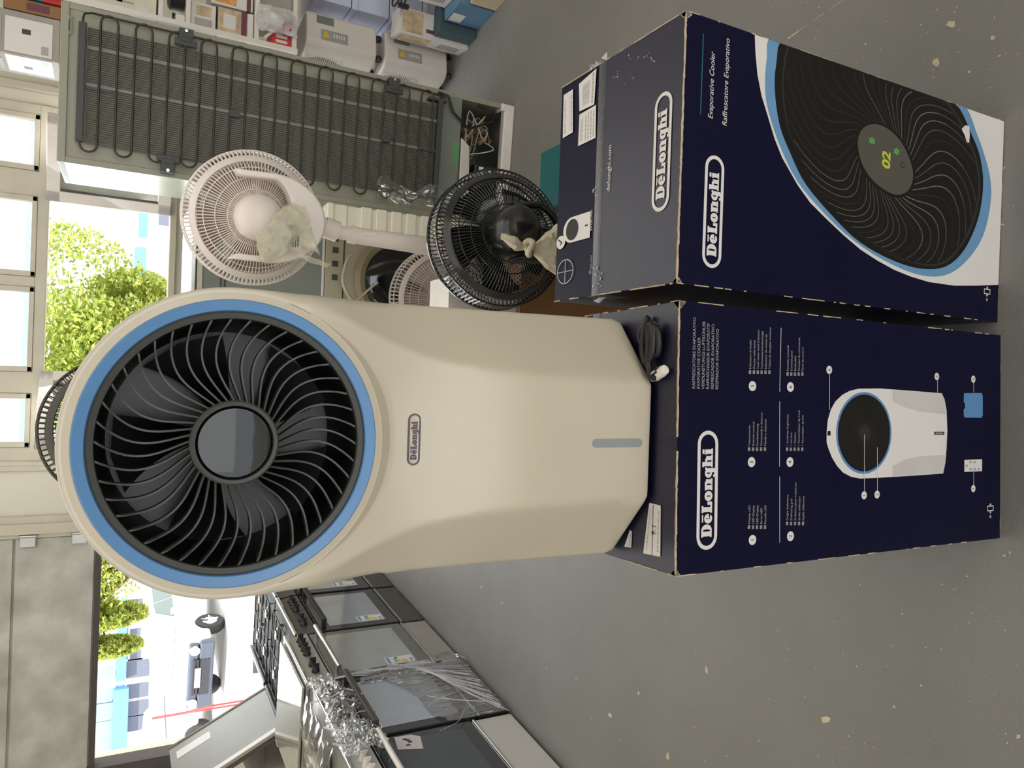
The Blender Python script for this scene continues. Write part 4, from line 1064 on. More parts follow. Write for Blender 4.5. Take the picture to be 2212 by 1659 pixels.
# saddle bracket: broad crescent hugging the motor from below
def saddle(root, T, M, ro=.155, ri=.10, up=.06, y0=-.145, y1=-.075, dz=-.03):
    m = MB(); m.M = T; n = 30; A = []; B = []
    for i in range(n + 1):
        a = PI + PI * i / n
        A.append((ro * .86 * math.cos(a), dz + ro * 1.05 * math.sin(a))); B.append((ri * math.cos(a) * 1.15, dz + ri * .62 * math.sin(a)))
    A = [(A[0][0], up + .02)] + A + [(A[-1][0], up + .02)]; B = [(B[0][0], up)] + B + [(B[-1][0], up)]
    N2 = len(A); vs = []
    for (P_, y) in ((A, y0), (B, y0), (A, y1), (B, y1)): vs += [(x, y + (.03 * max(0, z - dz) / .1), z) for x, z in P_]
    fs = []
    for i in range(N2 - 1):
        fs += [(i, i + 1, N2 + i + 1, N2 + i), (2 * N2 + i + 1, 2 * N2 + i, 3 * N2 + i, 3 * N2 + i + 1), (i + 1, i, 2 * N2 + i, 2 * N2 + i + 1), (N2 + i, N2 + i + 1, 3 * N2 + i + 1, 3 * N2 + i)]
    fs += [(0, N2, 3 * N2, 2 * N2), (N2 - 1, 3 * N2 - 1, 4 * N2 - 1, 2 * N2 - 1)]
    m.add(vs, fs); return obj('saddle_bracket', m, M, root, bevel=.006, smooth=40)
Tw = Matrix.Translation((0, -.02, hW))
saddle(wf, Tw, M_wfan)

def crumple(n, m, fn, amp, freq, seed):
    """sheet fn(u,v)->point, creased by layered noise"""
    mb = MB(); vs = []
    for j in range(m + 1):
        for i in range(n + 1):
            u, v = i / n, j / m; p = Vector(fn(u, v)); q = p * freq + Vector((seed * 7.3, seed * 3.1, seed))
            d = noise.noise_vector(q) + .5 * noise.noise_vector(q * 2.3) + .3 * noise.noise_vector(q * 5)
            vs.append(p + d * amp)
    mb.add(vs, [(j * (n + 1) + i, j * (n + 1) + i + 1, (j + 1) * (n + 1) + i + 1, (j + 1) * (n + 1) + i) for j in range(m) for i in range(n)])
    return mb
M_bag = mat('milky_poly_bag', S(222, 216, 190), .35, alpha=.5, coat=.3)
M_bag2 = mat('cream_carrier_bag', S(228, 218, 192), .5, var=.05)
M_clear = clear_mat('clear_film', (.93, .94, .95, 1), .20, .14)
M_film = clear_mat('stretch_film', (.92, .93, .95, 1), .30, .18)
# accessory bag with screws and leaflet, tucked into the bracket of the white fan
pc = at(615, 510, y=2.28)
ab = thing('accessory_bag', 'milky plastic bag with a folded leaflet tucked behind the white pedestal fan', 'bag', (pc.x, pc.y, pc.z))
def lens(w_, hh, t, rot, sd, mm=M_bag, nm='bag_skin', par=ab, n=22):
    for s in (-1, 1):
        c, q = math.cos(rot), math.sin(rot)
        def f(u, v):
            x, z = (u - .5) * w_ * (1 - .45 * v) + .02 * math.sin(5 * v), (v - .5) * hh; y = s * t * max(0, math.sin(PI * u) * math.sin(PI * v)) ** .5
            return (x * c - z * q, y, x * q + z * c)
        obj(nm, crumple(n, n, f, .009, 22, sd + s), mm, par, smooth=24)
lens(.15, .17, .018, .35, 3)
obj('leaflet', MB().slab([(-.045, -.012, -.05), (.035, -.012, -.035), (.045, -.012, .02), (-.035, -.012, .01)], (0, .003, 0)), mat('leaflet_paper', S(190, 190, 175), .7), ab)
lt = MB(); rr_ = random.Random(9)
for k in range(7):
    x = -.032 + .007 * rr_.random(); z = -.038 + k * .007; lt.box(x, x + rr_.uniform(.02, .05), -.0135, -.0125, z, z + .0028)
lt.box(.018, .032, -.0138, -.0125, -.02, -.004); obj('leaflet_print', lt, M_dgrey, ab)
o = obj('bag_tail', crumple(14, 10, lambda u, v: (-.05 - .01 * v + .02 * u - .04 * u, -.02 + .01 * v, -.05 - .08 * u + .03 * (v - .5) * (1 - .5 * u)), .006, 30, 8), M_bag, ab, smooth=24)
# hidden supports: the bag rests in the saddle bracket

# black fan
pB = Vector((.424, 1.96, 0)); hB = .762
bf_, hdB = ped_fan('black pedestal fan at low height with a cream bag knotted onto its motor', (pB.x, pB.y, 0), hB, math.radians(4), M_bfan, .200, math.radians(-4), 96, 5, M_gblack, band=.075)
Tb = Matrix.Translation((0, -.02, hB))
m = MB(); m.M = Tb; pts = [(-.07, -.085, -.07)] + [(.085 * math.cos(a), -.10, -.02 + .095 * math.sin(a)) for a in [PI * .9 - PI * 1.0 * i / 12 for i in range(13)]] + [(.09, -.085, -.08)]
m.M = Tb @ Matrix.Translation((0, 0, -.06)) @ Matrix.Rotation(PI, 4, 'Y')
m.tube(pts, .016, 10, flat=.6); obj('carry_handle', m, M_bfan, bf_, smooth=60)
bg_ = thing('carrier_bag', 'cream plastic bag knotted around the back of the black fan', 'bag', tuple(at(1140, 535, y=1.72)))
def bagf(u, v):
    a = 2 * PI * u; t = v; r = .010 + .085 * t ** .75 + .012 * math.sin(7 * a) * t
    return (r * 1.15 * math.cos(a) + .012 * t, r * .45 * math.sin(a) + .004, -.018 - .17 * t)
obj('bag_body', crumple(60, 26, bagf, .006, 26, 4), M_bag2, bg_, smooth=20)
def tailf(u, v):
    a = 2 * PI * u; r = .007 + .010 * math.sin(PI * min(1, v * 1.1)) + .002 * math.sin(5 * a)
    return (r * math.cos(a) + .022 * v ** 1.2, r * .6 * math.sin(a), .01 + .07 * v)
obj('bag_tail', crumple(20, 14, tailf, .004, 40, 2), M_bag2, bg_, smooth=24)
k_ = MB(); k_.tube([(.018 * math.cos(a), .012 * math.sin(a), -.004 + .006 * math.sin(2 * a)) for a in [2 * PI * i / 20 for i in range(20)]], .0085, 8, closed=True)
obj('knot', k_, M_bag2, bg_, smooth=60)

# pale grey fan farther back, and the dark one behind the cooler
ped_fan('pale grey pedestal fan half hidden between the cream cooler and the black fan', (.347, 2.93, 0), .530, math.radians(-6), M_gfan, .212, math.radians(-3), 84, 5, M_gfan, band=.06)
ped_fan('dark tall pedestal fan peeping over the top of the cream cooler', (-.168, 2.42, 0), 1.715, math.radians(5), mat('dark_olive_plastic', S(62, 58, 48), .45), .207, math.radians(6), 84, 5, M_black, band=.04)

# ------------------------------------------------------------ washing machine with a grey cabinet standing on it
M_gcab = mat('grey_enamel', S(128, 132, 124), .4, var=.03)
M_wm = mat('beige_washer', S(178, 168, 145), .4, var=.03)
wx, wy = .52, 3.83
wm = thing('washing_machine', 'beige front-loading washing machine with dark porthole, left of the fridge back', 'washing machine', (wx, wy, 0))
obj('cabinet', MB().box(-.30, .29, 0.02, .52, .02, .80), M_wm, wm, bevel=.012)
obj('front_panel', MB().box(-.30, .29, .0, .02, .06, .70), M_wm, wm, bevel=.006)
obj('control_fascia', MB().box(-.30, .29, -.008, .02, .705, .80), M_wm, wm, bevel=.006)
for x in (-.02, .05, .12, .18): obj('button', MB().box(x, x + .03, -.012, -.007, .735, .765), M_dgrey, wm, bevel=.002)
obj('door_ring', MB().lathe([(.245, .0), (.25, -.02), (.225, -.04), (.20, -.032), (.19, -.015), (.19, .0)], 64, (0, 0, .40), 'y', cap=False), mat('tan_door_ring', S(150, 135, 110), .3), wm, smooth=40)
pane = obj('porthole_glass', MB().lathe([(.0001, -.03), (.1, -.034), (.17, -.03), (.195, -.016), (.19, -.004), (.0001, -.004)], 48, (0, 0, .40), 'y'), M_gblack, wm, smooth=40)
obj('door_label', MB().box(-.05, .06, -.0372, -.0352, .36, .44), mat('slate_label', S(75, 88, 90), .5), wm)
obj('foot', MB().lathe([(.02, 0), (.022, .006), (.012, .03)], 12, (-.24, .08, 0)), M_dgrey, wm); obj('foot', MB().lathe([(.02, 0), (.022, .006), (.012, .03)], 12, (.24, .08, 0)), M_dgrey, wm)
hs = thing('drain_hose', 'cream hose looped over the front of the beige washing machine', 'hose', (wx - .02, wy - .07, .63))
hp = [(-.16, 0, -.12), (-.12, -.01, .02), (-.05, -.015, .085), (.03, -.01, .095), (.12, 0, .04)]
obj('hose', MB().tube([tuple(v) for v in catmull([Vector(p) for p in hp], 6)][:24], .009, 8).tube([(-.11, -.012, .03), (-.02, -.02, -.06), (.0, -.02, -.085)], .006, 8), mat('cream_hose', S(190, 182, 158), .4), hs, smooth=60)
gc = thing('grey_cabinet', 'grey enamel appliance cabinet standing on the beige washing machine', 'cabinet', (wx, wy, .803))
obj('shell', MB().box(-.33, .30, .0, .52, .0, .60), M_gcab, gc, bevel=.006)
obj('lid', MB().box(-.34, .31, -.012, .53, .603, .625), M_steel, gc, bevel=.006)
obj('lid_lip', MB().box(-.335, .305, -.006, .0, .575, .60), mat('pale_trim', S(205, 200, 180), .4), gc, bevel=.002)
obj('panel_groove', MB().box(-.31, .28, -.003, .0, .47, .478).box(-.31, .28, -.003, 0, .49, .496), M_dgrey, gc)
obj('lower_rail', MB().box(-.33, .30, -.008, .0, .0, .012), M_pwhite, gc, bevel=.002)
obj('side_post', MB().box(.284, .302, -.006, .0, .012, .57), M_gcab, gc, bevel=.002)

# ribbed polystyrene packing post and clear film beside the fridge
q0, q1 = at(722, 462, y=3.22), at(948, 470, y=3.22)
M_poly = mat('polystyrene', S(238, 232, 212), .75, bump=.15, bscale=150)
ps = thing('packing_post', 'ribbed white polystyrene packing post standing beside the fridge', 'packaging', (q0.x - .005, 3.27, 0))
zt = q0.z
b = MB().box(-.052, .052, -.035, .035, 0, zt - .06)
zz = .05
while zz < zt - .10:
    b.box(-.055, .055, -.046, -.035, zz, zz + .05); zz += .07
b.box(-.052, .052, -.042, .035, zt - .06, zt).box(-.03, .052, -.05, .035, zt, zt + .03)
obj('post', b, M_poly, ps, bevel=.006)
pc = at(880, 428, y=3.345)
fb = thing('clear_film_bundle', 'crumpled clear film hanging on the lower left edge of the fridge back', 'plastic film', (pc.x, pc.y - .02, pc.z))
obj('film', crumple(26, 30, lambda u, v: ((u - .5) * .10 + .02 * math.sin(9 * v), -.03 - .02 * math.sin(PI * u), (v - .5) * .34), .02, 16, 5), M_clear, fb, smooth=20)

# cartons behind the black fan
M_brown = mat('brown_cardboard', S(150, 110, 72), .85, var=.08, scale=4, bump=.05)
M_tealc = mat('teal_carton', S(8, 95, 98), .5)
bx = thing('brown_carton', 'plain brown cardboard carton standing on the floor behind the black fan', 'box', (.135, 2.10, 0))
obj('body', MB().box(-.105, .30, 0, .185, 0, .60), M_brown, bx, bevel=.003)
obj('flap', MB().box(-.105, .30, 0, .091, .601, .605), M_brown, bx); obj('flap', MB().box(-.105, .30, .094, .185, .601, .605), M_brown, bx)
t = MB(); t.poly([(.03, -.001, .53), (.06, -.001, .53), (.045, -.001, .56)]); t.box(.025, .065, -.0012, -.0005, .515, .521)
obj('handling_marks', t, M_dgrey, bx)
wb = thing('white_carton', 'white carton lying on the plain brown carton', 'box', (.135, 2.12, .606))
obj('body', MB().box(-.10, .19, 0, .155, 0, .235), M_white, wb, bevel=.003); obj('flap', MB().box(-.10, .19, .0, .155, .2355, .239), M_white, wb)
tb_ = thing('teal_carton', 'small teal carton on the floor at the right of the black fan', 'box', (.69, 2.11, 0))
obj('body', MB().box(-.09, .11, 0, .13, 0, .462), M_tealc, tb_, bevel=.003); obj('flap', MB().box(-.09, .11, 0, .13, .4625, .466), M_tealc, tb_)

# ------------------------------------------------------------ the row of cookers
QA = math.radians(83.9); QO = Vector((-1.561, 3.136, 0)); QX = Vector((math.cos(QA), math.sin(QA), 0)); QN = Vector((math.sin(QA), -math.cos(QA), 0))
M_ss = mat('cooker_steel', S(178, 174, 165), .32, .55, bump=.02, bscale=150)
M_dss = mat('dark_cooker_enamel', S(88, 84, 78), .35, .3)
M_wh = mat('white_enamel', S(208, 204, 198), .3, var=.02)
M_drw = mat('grey_drawer_enamel', S(158, 154, 146), .4)
M_ovg = mat('oven_glass', (.035, .037, .042, 1), .07, coat=.6)
M_ovw = mat('oven_window', (.66, .71, .82, 1), .10, .8)
M_ovw2 = mat('oven_window_pale', (.66, .69, .70, 1), .12, .75)
M_ovd = mat('oven_window_dark', (.06, .07, .085, 1), .08, coat=.6)
M_ovf = mat('brown_oven_glass', (.16, .15, .14, 1), .1, coat=.6)
M_knob = mat('knob_black', (.02, .02, .02, 1), .35)
M_iron = mat('cast_iron', (.03, .028, .025, 1), .6)
LM = [M_pwhite, M_pgreen, M_plime, mat('orange_print', S(225, 140, 80), .5), M_pblue, M_dgrey]
def cooker(l0, w_, hh, label, zd=.19, front=None, drawer=None, knob=None, hand=None, win=None, top='grate', knobs=(.06, .115, .17, .225, .36, .42), square=False, sticker=True, panel=None):
    p = QO + QX * l0
    root = thing('cooker', label, 'cooker', (p.x, p.y, 0), QA, None)
    front = front or M_ovg; D = .58
    obj('body', MB().box(.004, w_ - .004, .035, D, .06, hh - .035), M_dss if top == 'grate' else M_ss, root, bevel=.004)
    for x in (.05, w_ - .05):
        for y in (.08, D - .06): obj('foot', MB().lathe([(.018, 0), (.02, .008), (.012, .06)], 12, (x, y, 0)), M_dgrey, root)
    dq = obj('drawer', MB().box(.006, w_ - .006, .004, .035, .022, zd - .008), drawer or M_drw, root, bevel=.005)
    obj('drawer_lip', MB().box(.006, w_ - .006, -.002, .01, zd - .02, zd - .01), M_chrome, dq, bevel=.002)
    dd = obj('oven_door', MB().box(.006, w_ - .006, 0, .034, zd, hh - .145), front, root, bevel=.004)
    obj('oven_window', MB().box(.055, w_ - .055, -.0025, .0, zd + .065, hh - .215), win or M_ovw, dd, bevel=.001)
    zh = hh - .175; y0 = -.052
    hm = MB()
    if square: hm.box(.02, w_ - .02, y0 - .012, y0 + .006, zh - .013, zh + .013).box(.02, .045, y0, .0, zh - .012, zh + .012).box(w_ - .045, w_ - .02, y0, .0, zh - .012, zh + .012)
    else:
        hm.tube([(.02, y0, zh), (w_ - .02, y0, zh)], .0125, 14)
        for x in (.06, w_ - .06): hm.tube([(x, y0, zh), (x, 0, zh)], .009, 10)
    obj('handle', hm, hand or M_black, dd, smooth=40 if not square else None, bevel=.002 if square else 0)
    if sticker:
        s = MB(); s.box(.062, .135, -.0038, -.0028, zd + .075, zd + .225)
        for k in range(6): s.box(.07, .088 + .006 * k, -.0044, -.0038, zd + .115 + .012 * k, zd + .123 + .012 * k, (4, 1, 2, 2, 3, 3)[5 - k])
        s.box(.068, .13, -.0044, -.0038, zd + .205, zd + .22, 4); s.box(.115, .13, -.0044, -.0038, zd + .16, zd + .172, 5); s.box(.07, .1, -.0044, -.0038, zd + .085, zd + .098, 4)
        obj('energy_label', s, LM, dd)
    pm = MB().hexa([(0, -.004, hh - .135), (w_, -.004, hh - .135), (w_, .05, hh - .135), (0, .05, hh - .135), (0, .012, hh - .032), (w_, .012, hh - .032), (w_, .06, hh - .032), (0, .06, hh - .032)])
    pn = obj('control_panel', pm, panel or (M_ss if top != 'grate' else M_dss), root, bevel=.003)
    for x in knobs:
        z = hh - .083; y = .004
        k_ = obj('knob', MB().lathe([(.021, y + .002), (.021, y - .006), (.0175, y - .012), (.016, y - .036), (.0001, y - .038)], 20, (w_ - x, 0, z), 'y'), knob or M_knob, pn, smooth=40)
        obj('pointer', MB().box(w_ - x - .003, w_ - x + .003, y - .042, y - .03, z - .016, z + .016), knob or M_knob, k_, bevel=.001)
    obj('hob', MB().box(-.002, w_ + .002, .0, D + .01, hh - .03, hh - (.006 if top == 'grate' else .008)), mat('dark_hob', (.05, .046, .04, 1), .6, spec=.2) if top == 'grate' else M_ss, root, bevel=.008)
    if top == 'grate':
        obj('front_trim', MB().tube([(.0, .002, hh - .014), (w_, .002, hh - .014)], .011, 12), M_chrome, root, smooth=60)
        for cx in (w_ * .28, w_ * .72):
            for cy in (.17, .42):
                bn = obj('burner', MB().lathe([(.045, hh - .006), (.045, hh + .004), (.03, hh + .010), (.028, hh + .016), (.0001, hh + .018)], 24, (cx, cy, 0)), M_dss, root, smooth=40)
            g = MB(); x0, x1 = cx - w_ * .2, cx + w_ * .2
            for (a, b) in (((x0, .06), (x1, .06)), ((x1, .06), (x1, .53)), ((x1, .53), (x0, .53)), ((x0, .53), (x0, .06)), ((x0, .295), (x1, .295)), ((cx, .06), (cx, .14)), ((cx, .20), (cx, .39)), ((cx, .45), (cx, .53)), ((x0, .17), (cx - .03, .17)), ((cx + .03, .17), (x1, .17)), ((x0, .42), (cx - .03, .42)), ((cx + .03, .42), (x1, .42))):
                g.tube([(a[0], a[1], hh + .016), (b[0], b[1], hh + .016)], .0042, 6)
            for x in (x0, x1):
                for y in (.06, .295, .53): g.tube([(x, y, hh - .004), (x, y, hh + .016)], .0042, 6)
            obj('pan_grate', g, M_iron, root, smooth=50)
    elif top == 'lid':
        obj('glass_lid', MB().box(.004, w_ - .004, .02, D, hh - .004, hh + .010), mat('lid_glass', S(165, 165, 152), .06, coat=.8), root, bevel=.005)
        obj('front_trim', MB().tube([(.0, .0, hh - .016), (w_, .0, hh - .016)], .010, 12), M_chrome, root, smooth=60)
        for x in (.05, w_ - .05): obj('lid_hinge', MB().tube([(x - .025, D + .005, hh), (x + .025, D + .005, hh)], .013, 12), M_chrome, root, smooth=60)
    return root
K4 = cooker(-.59, .575, .86, 'white-fronted cooker at the near end of the row, paper note on its black oven door', .235, M_ovg, M_wh, M_white, M_white, M_ovd, 'open', (.07, .12, .17, .22, .34, .40), sticker=False, panel=M_wh)
K3 = cooker(.0, .535, .85, 'dark cooker wrapped in clear stretch film, between the two pale-drawer cookers', .19, M_ovg, mat('black_drawer', (.03, .03, .032, 1), .3), M_knob, M_dss, M_ovw, 'open', (.10, .16, .22, .32, .38), True, False)
K2 = cooker(.545, .55, .865, 'steel cooker with a closed lid and pale grey drawer, next to the film-wrapped one', .19, M_ovf, M_drw, M_knob, M_steel, M_ovw2, 'lid', (.07, .125, .18, .235, .36, .43))
K1 = cooker(1.105, .55, .80, 'black gas cooker with pan grates and its grey lid propped open', .18, M_ovg, M_dss, M_knob, M_black, M_ovw, 'grate', (.07, .12, .17, .22, .36, .42), True)
K0 = cooker(1.675, .56, .80, 'black cooker at the far end of the row, mostly behind the cream cooler', .18, M_ovg, M_dss, M_knob, M_black, M_ovw, 'grate', (.07, .12, .17, .22, .36), True)
# open hob details of the two near cookers
for K, w_, hh in ((K4, .575, .86), (K3, .535, .85)):
    obj('front_trim', MB().tube([(.0, .0, hh - .016), (w_, .0, hh - .016)], .010, 12), M_chrome, K, smooth=60)
    for cx in (w_ * .28, w_ * .72):
        for cy in (.17, .42): obj('hot_plate', MB().lathe([(.078, hh - .008), (.078, hh + .004), (.07, hh + .007), (.0001, hh + .006)], 32, (cx, cy, 0)), M_iron, K, smooth=40)
# the propped lid of the black gas cooker
h0 = Vector((.01, .575, .80)); up_ = Vector((0, .32, .60)).normalized(); nrm = Vector((0, up_.z, -up_.y)) * -.022
L_ = .635; a = h0; b = h0 + Vector((.525, 0, 0))
ld = obj('lid', MB().slab([a, b, b + up_ * L_, a + up_ * L_], nrm), mat('lid_underside', S(150, 148, 144), .4), K1, bevel=.003)
for q0, q1 in ((b - Vector((.022, 0, 0)), b), (a, a + Vector((.03, 0, 0)))):
    e = MB().slab([q0 + nrm * -.15, q1 + nrm * -.15, q1 + up_ * L_ + nrm * -.15, q0 + up_ * L_ + nrm * -.15], nrm * 1.35); obj('lid_edge', e, mat('brown_lid_edge', S(95, 80, 65), .5), ld, bevel=.002)
q = a + Vector((.034, 0, 0)) ; obj('lid_strip', MB().slab([q + nrm * 1.01, q + Vector((.035, 0, 0)) + nrm * 1.01, q + Vector((.035, 0, 0)) + up_ * L_ + nrm * 1.01, q + up_ * L_ + nrm * 1.01], nrm * .1), M_white, ld)
o_ = a + Vector((.36, 0, 0)) + up_ * (L_ - .24) + nrm * 1.03
obj('lid_sticker', MB().slab([o_, o_ + Vector((.075, 0, 0)), o_ + Vector((.075, 0, 0)) + up_ * .2, o_ + up_ * .2], nrm * .03), M_pwhite, ld)
for x in (.07, .47): obj('lid_hinge', MB().tube([(x - .03, .578, .802), (x + .03, .578, .802)], .014, 12).tube([(x, .578, .802), (x, .60, .86)], .009, 8), M_chrome, K1, smooth=60)
# paper note taped on the near cooker's door
nt_ = MB(); nt_.v = []; nt_.slab([(.43, -.004, .52), (.52, -.005, .50), (.545, -.006, .535), (.55, -.005, .61), (.46, -.005, .625)], (0, .001, 0))
nt2 = MB()
for x, z in ((.47, .575), (.49, .56), (.505, .565), (.515, .575)): nt2.box(x, x + .01, -.0062, -.0055, z - .012, z + .006)
q = obj('paper_note', nt_, mat('note_paper', S(215, 205, 205), .8), K4); obj('note_writing', nt2, M_dgrey, q)
M_film2 = clear_mat('streaky_film', (.93, .93, .95, 1), .42, .26)
# stretch film round the wrapped cooker: a streaky band low down, a loose bunch over the knobs
def film(name, fn, n, m, amp, fx, seed, par):
    mb = MB(); vs = []
    for j in range(m + 1):
        for i in range(n + 1):
            u, v = i / n, j / m; p = Vector(fn(u, v))
            s1 = noise.noise(Vector((u * fx[0], v * fx[1], seed))); s2 = noise.noise(Vector((u * fx[0] * 2.7, v * fx[1] * 2.1, seed + 5))); s3 = noise.noise(Vector((u * fx[0] * 6, v * fx[1] * 5, seed + 9)))
            d = (s1 + .6 * s2 + .4 * s3)
            vs.append(p + Vector((s2 * amp * .5, -abs(d) * amp, s1 * amp * .6)))
    mb.add(vs, [(j * (n + 1) + i, j * (n + 1) + i + 1, (j + 1) * (n + 1) + i + 1, (j + 1) * (n + 1) + i) for j in range(m) for i in range(n)])
    return obj(name, mb, M_film if 'band' not in name else M_film2, par, smooth=24)
pf = QO
wrap = thing('stretch_wrap', 'clear stretch film bunched around the dark cooker with square handle', 'plastic film', (QO.x, QO.y, 0), QA)
film('film_band', lambda u, v: (-.01 + .56 * u, -.007, .03 + .30 * v + .16 * u * v + .02 * math.sin(9 * u) * v), 150, 26, .015, (26, 1.6), 1, wrap)
film('film_band', lambda u, v: (.46 + .08 * u, -.008 - .004 * u, .10 + .52 * v - .05 * u), 20, 60, .016, (3, 9), 3, wrap)
film('film_bunch', lambda u, v: (-.02 + .56 * u, -.014 - .02 * math.sin(PI * v), .70 + .15 * v + .02 * math.sin(8 * u)), 90, 22, .030, (12, 4), 4, wrap)
film('film_bunch', lambda u, v: (-.16 + .22 * u, -.02 - .04 * math.sin(PI * v), .66 + .20 * v), 50, 40, .03, (7, 7), 6, wrap)
film('film_drape', lambda u, v: (-.02 + .50 * u, .02 + .45 * v, .875 + .015 * math.sin(6 * v)), 60, 50, .02, (9, 8), 7, wrap)
film('film_curl', lambda u, v: (.50 + .04 * u + .03 * math.sin(5 * v), -.02 - .05 * v, .02 + .22 * v), 20, 30, .02, (5, 6), 8, wrap)
rr_ = random.Random(12)
for k in range(4):
    x0 = rr_.uniform(0, .5); z0 = rr_.uniform(.08, .2)
    p = [Vector((x0 + .03 * j * (1 if k % 2 else -1) + rr_.uniform(-.02, .02), -.024 - rr_.uniform(0, .012), z0 + .055 * j)) for j in range(5)]
    obj('film_rope', MB().tube([tuple(v) for v in catmull(p, 5)][:20], .0022, 6, flat=.5), mat('bunched_film', S(232, 230, 235), .2, alpha=.62, coat=.6), wrap, smooth=60)
for k in range(8):
    p = [Vector((.53 + rr_.uniform(-.02, .015) + .02 * math.sin(3 * j + k), -.02 - rr_.uniform(0, .01), .66 - .085 * j)) for j in range(6)]
    obj('film_crease_glint', MB().tube([tuple(v) for v in catmull(p, 4)][:20], rr_.uniform(.0018, .004), 5, flat=.5), mat('bunched_film', 0), wrap, smooth=60)
for k in range(34):  # thin pale tubes put in for the bright glints along the film creases
    u = k / 33; a0 = Vector((.53 - .10 * u + rr_.uniform(-.02, .02), -.016, .34 - .10 * u)); b0 = Vector((.50 * (1 - u) + rr_.uniform(-.02, .02), -.014, .04 + .04 * rr_.random()))
    p = [a0.lerp(b0, j / 5) + Vector((rr_.uniform(-.006, .006), -rr_.uniform(0, .006), .015 * math.sin(PI * j / 5))) for j in range(6)]
    obj('film_crease_glint', MB().tube([tuple(v) for v in catmull(p, 4)][:20], rr_.uniform(.0009, .0024), 5, flat=.5), mat('bunched_film', 0), wrap, smooth=60)
for k in range(6):
    x0 = .45 - .11 * k
    p = [Vector((x0 + rr_.uniform(-.05, .05), -.03 - rr_.uniform(0, .04), .66 + .055 * j + rr_.uniform(-.02, .02))) for j in range(5)]
    obj('film_rope', MB().tube([tuple(v) for v in catmull(p, 5)][:20], .0045, 7, flat=.5), mat('bunched_film', 0), wrap, smooth=60)
# small black clip on the wrapped cooker's drawer edge
ck = obj('edge_clip', MB().box(.518, .54, -.012, .0, .155, .175).box(.525, .533, -.02, -.008, .15, .18), M_black, K3, bevel=.001)
# dark raised rail at the back of the black cooker, and the pale freezer behind the row
obj('back_rail', MB().box(.0, .55, .552, .590, .79, .835), M_black, K1, bevel=.012)
obj('back_rail', MB().box(.0, .56, .552, .590, .79, .835), M_black, K0, bevel=.012)
zt = at(527, 1400, y=5.84).z
fz = thing('chest_freezer', 'pale low chest freezer standing in the doorway behind the black cookers', 'freezer', (-1.78, 5.47, 0))
obj('body', MB().box(-.32, .5, .0, .36, .03, zt - .05), M_pwhite, fz, bevel=.01); obj('lid', MB().box(-.325, .505, -.006, .36, zt - .047, zt), M_pwhite, fz, bevel=.012)
# grey bin behind the cookers by the doorway
bq = thing('dark_bin', 'dark rounded bin standing behind the black gas cooker by the doorway', 'bin', (-2.42, 5.12, 0))
obj('bin_body', MB().lathe([(.0001, 0), (.15, 0), (.17, .02), (.20, .78), (.195, .80), (.0001, .80)], 32), mat('bin_grey', S(92, 86, 82), .5), bq, smooth=40)
obj('bin_lid', MB().lathe([(.21, .80), (.21, .83), (.19, .87), (.10, .91), (.0001, .92)], 32), mat('bin_grey', 0), bq, smooth=40)

# ------------------------------------------------------------ stock piled at the right of the fridge
rk = thing('shelf_rack', 'white metal shelf rack crammed with boxed goods right of the fridge', 'shelf', (2.02, 4.22, 0))
RX0, RX1 = -.34, .62
lv = (.962, 1.152, 1.475, 1.597, 1.99)
for z in lv: obj('shelf_board', MB().box(RX0 if z < 1.9 else -.66, RX1, -.20, .36, z - .022, z), M_white, rk, bevel=.003)
for x, y, z in ((RX0, .33, 0), (RX1 - .03, .33, 0), (RX1 - .03, -.20, 0), (RX0, -.235, .94)): obj('upright', MB().box(x, x + .025, y, y + .025, z, 2.55), M_white, rk, bevel=.002)
obj('brace', MB().tube([(RX0 + .01, -.20, .96), (RX0 + .02, .30, .70)], .01, 8).tube([(RX0 + .06, -.19, 1.10), (RX0 + .2, -.19, .97)], .008, 8), M_white, rk, smooth=60)
obj('shelf_board', MB().box(-.66, RX1, -.20, .36, 2.30, 2.32), M_white, rk, bevel=.003)
def pbox(name, label, x0, x1, z0, z1, mats, y=4.05, d=.26, rz=0, art=None, cat='box'):
    r = thing(name, label, cat, (x0, y, z0), rz)
    w_, h_ = x1 - x0, z1 - z0
    obj('body', MB().box(0, w_, 0, d, 0, h_), mats[0], r, bevel=.003)
    if art:
        for (u0, u1, v0, v1, mi) in art:
            obj('printed_patch', MB().box(u0 * w_, u1 * w_, -.0018 - .0004 * mi, -.0006, v0 * h_, v1 * h_), mats[1 + mi], r)
            obj('printed_patch', MB().box(-.0018 - .0003 * mi, -.0006, u0 * d, u1 * d, v0 * h_, v1 * h_), mats[1 + mi], r)
    return r
M_red = mat('red_print', S(205, 60, 60), .45); M_org = mat('orange_food_print', S(225, 150, 80), .5, var=.35, scale=25); M_food = mat('food_photo_print', S(205, 180, 145), .5, var=.3, scale=22)
M_lav = mat('pale_lavender_plastic', S(205, 210, 235), .3); M_bxb = mat('slate_blue_carton', S(95, 130, 160), .55); M_bxg = mat('warm_grey_carton', S(165, 158, 148), .6)
M_tealb = mat('teal_box_print', S(55, 135, 145), .5); M_maroon = mat('maroon_print', S(110, 60, 70), .5)
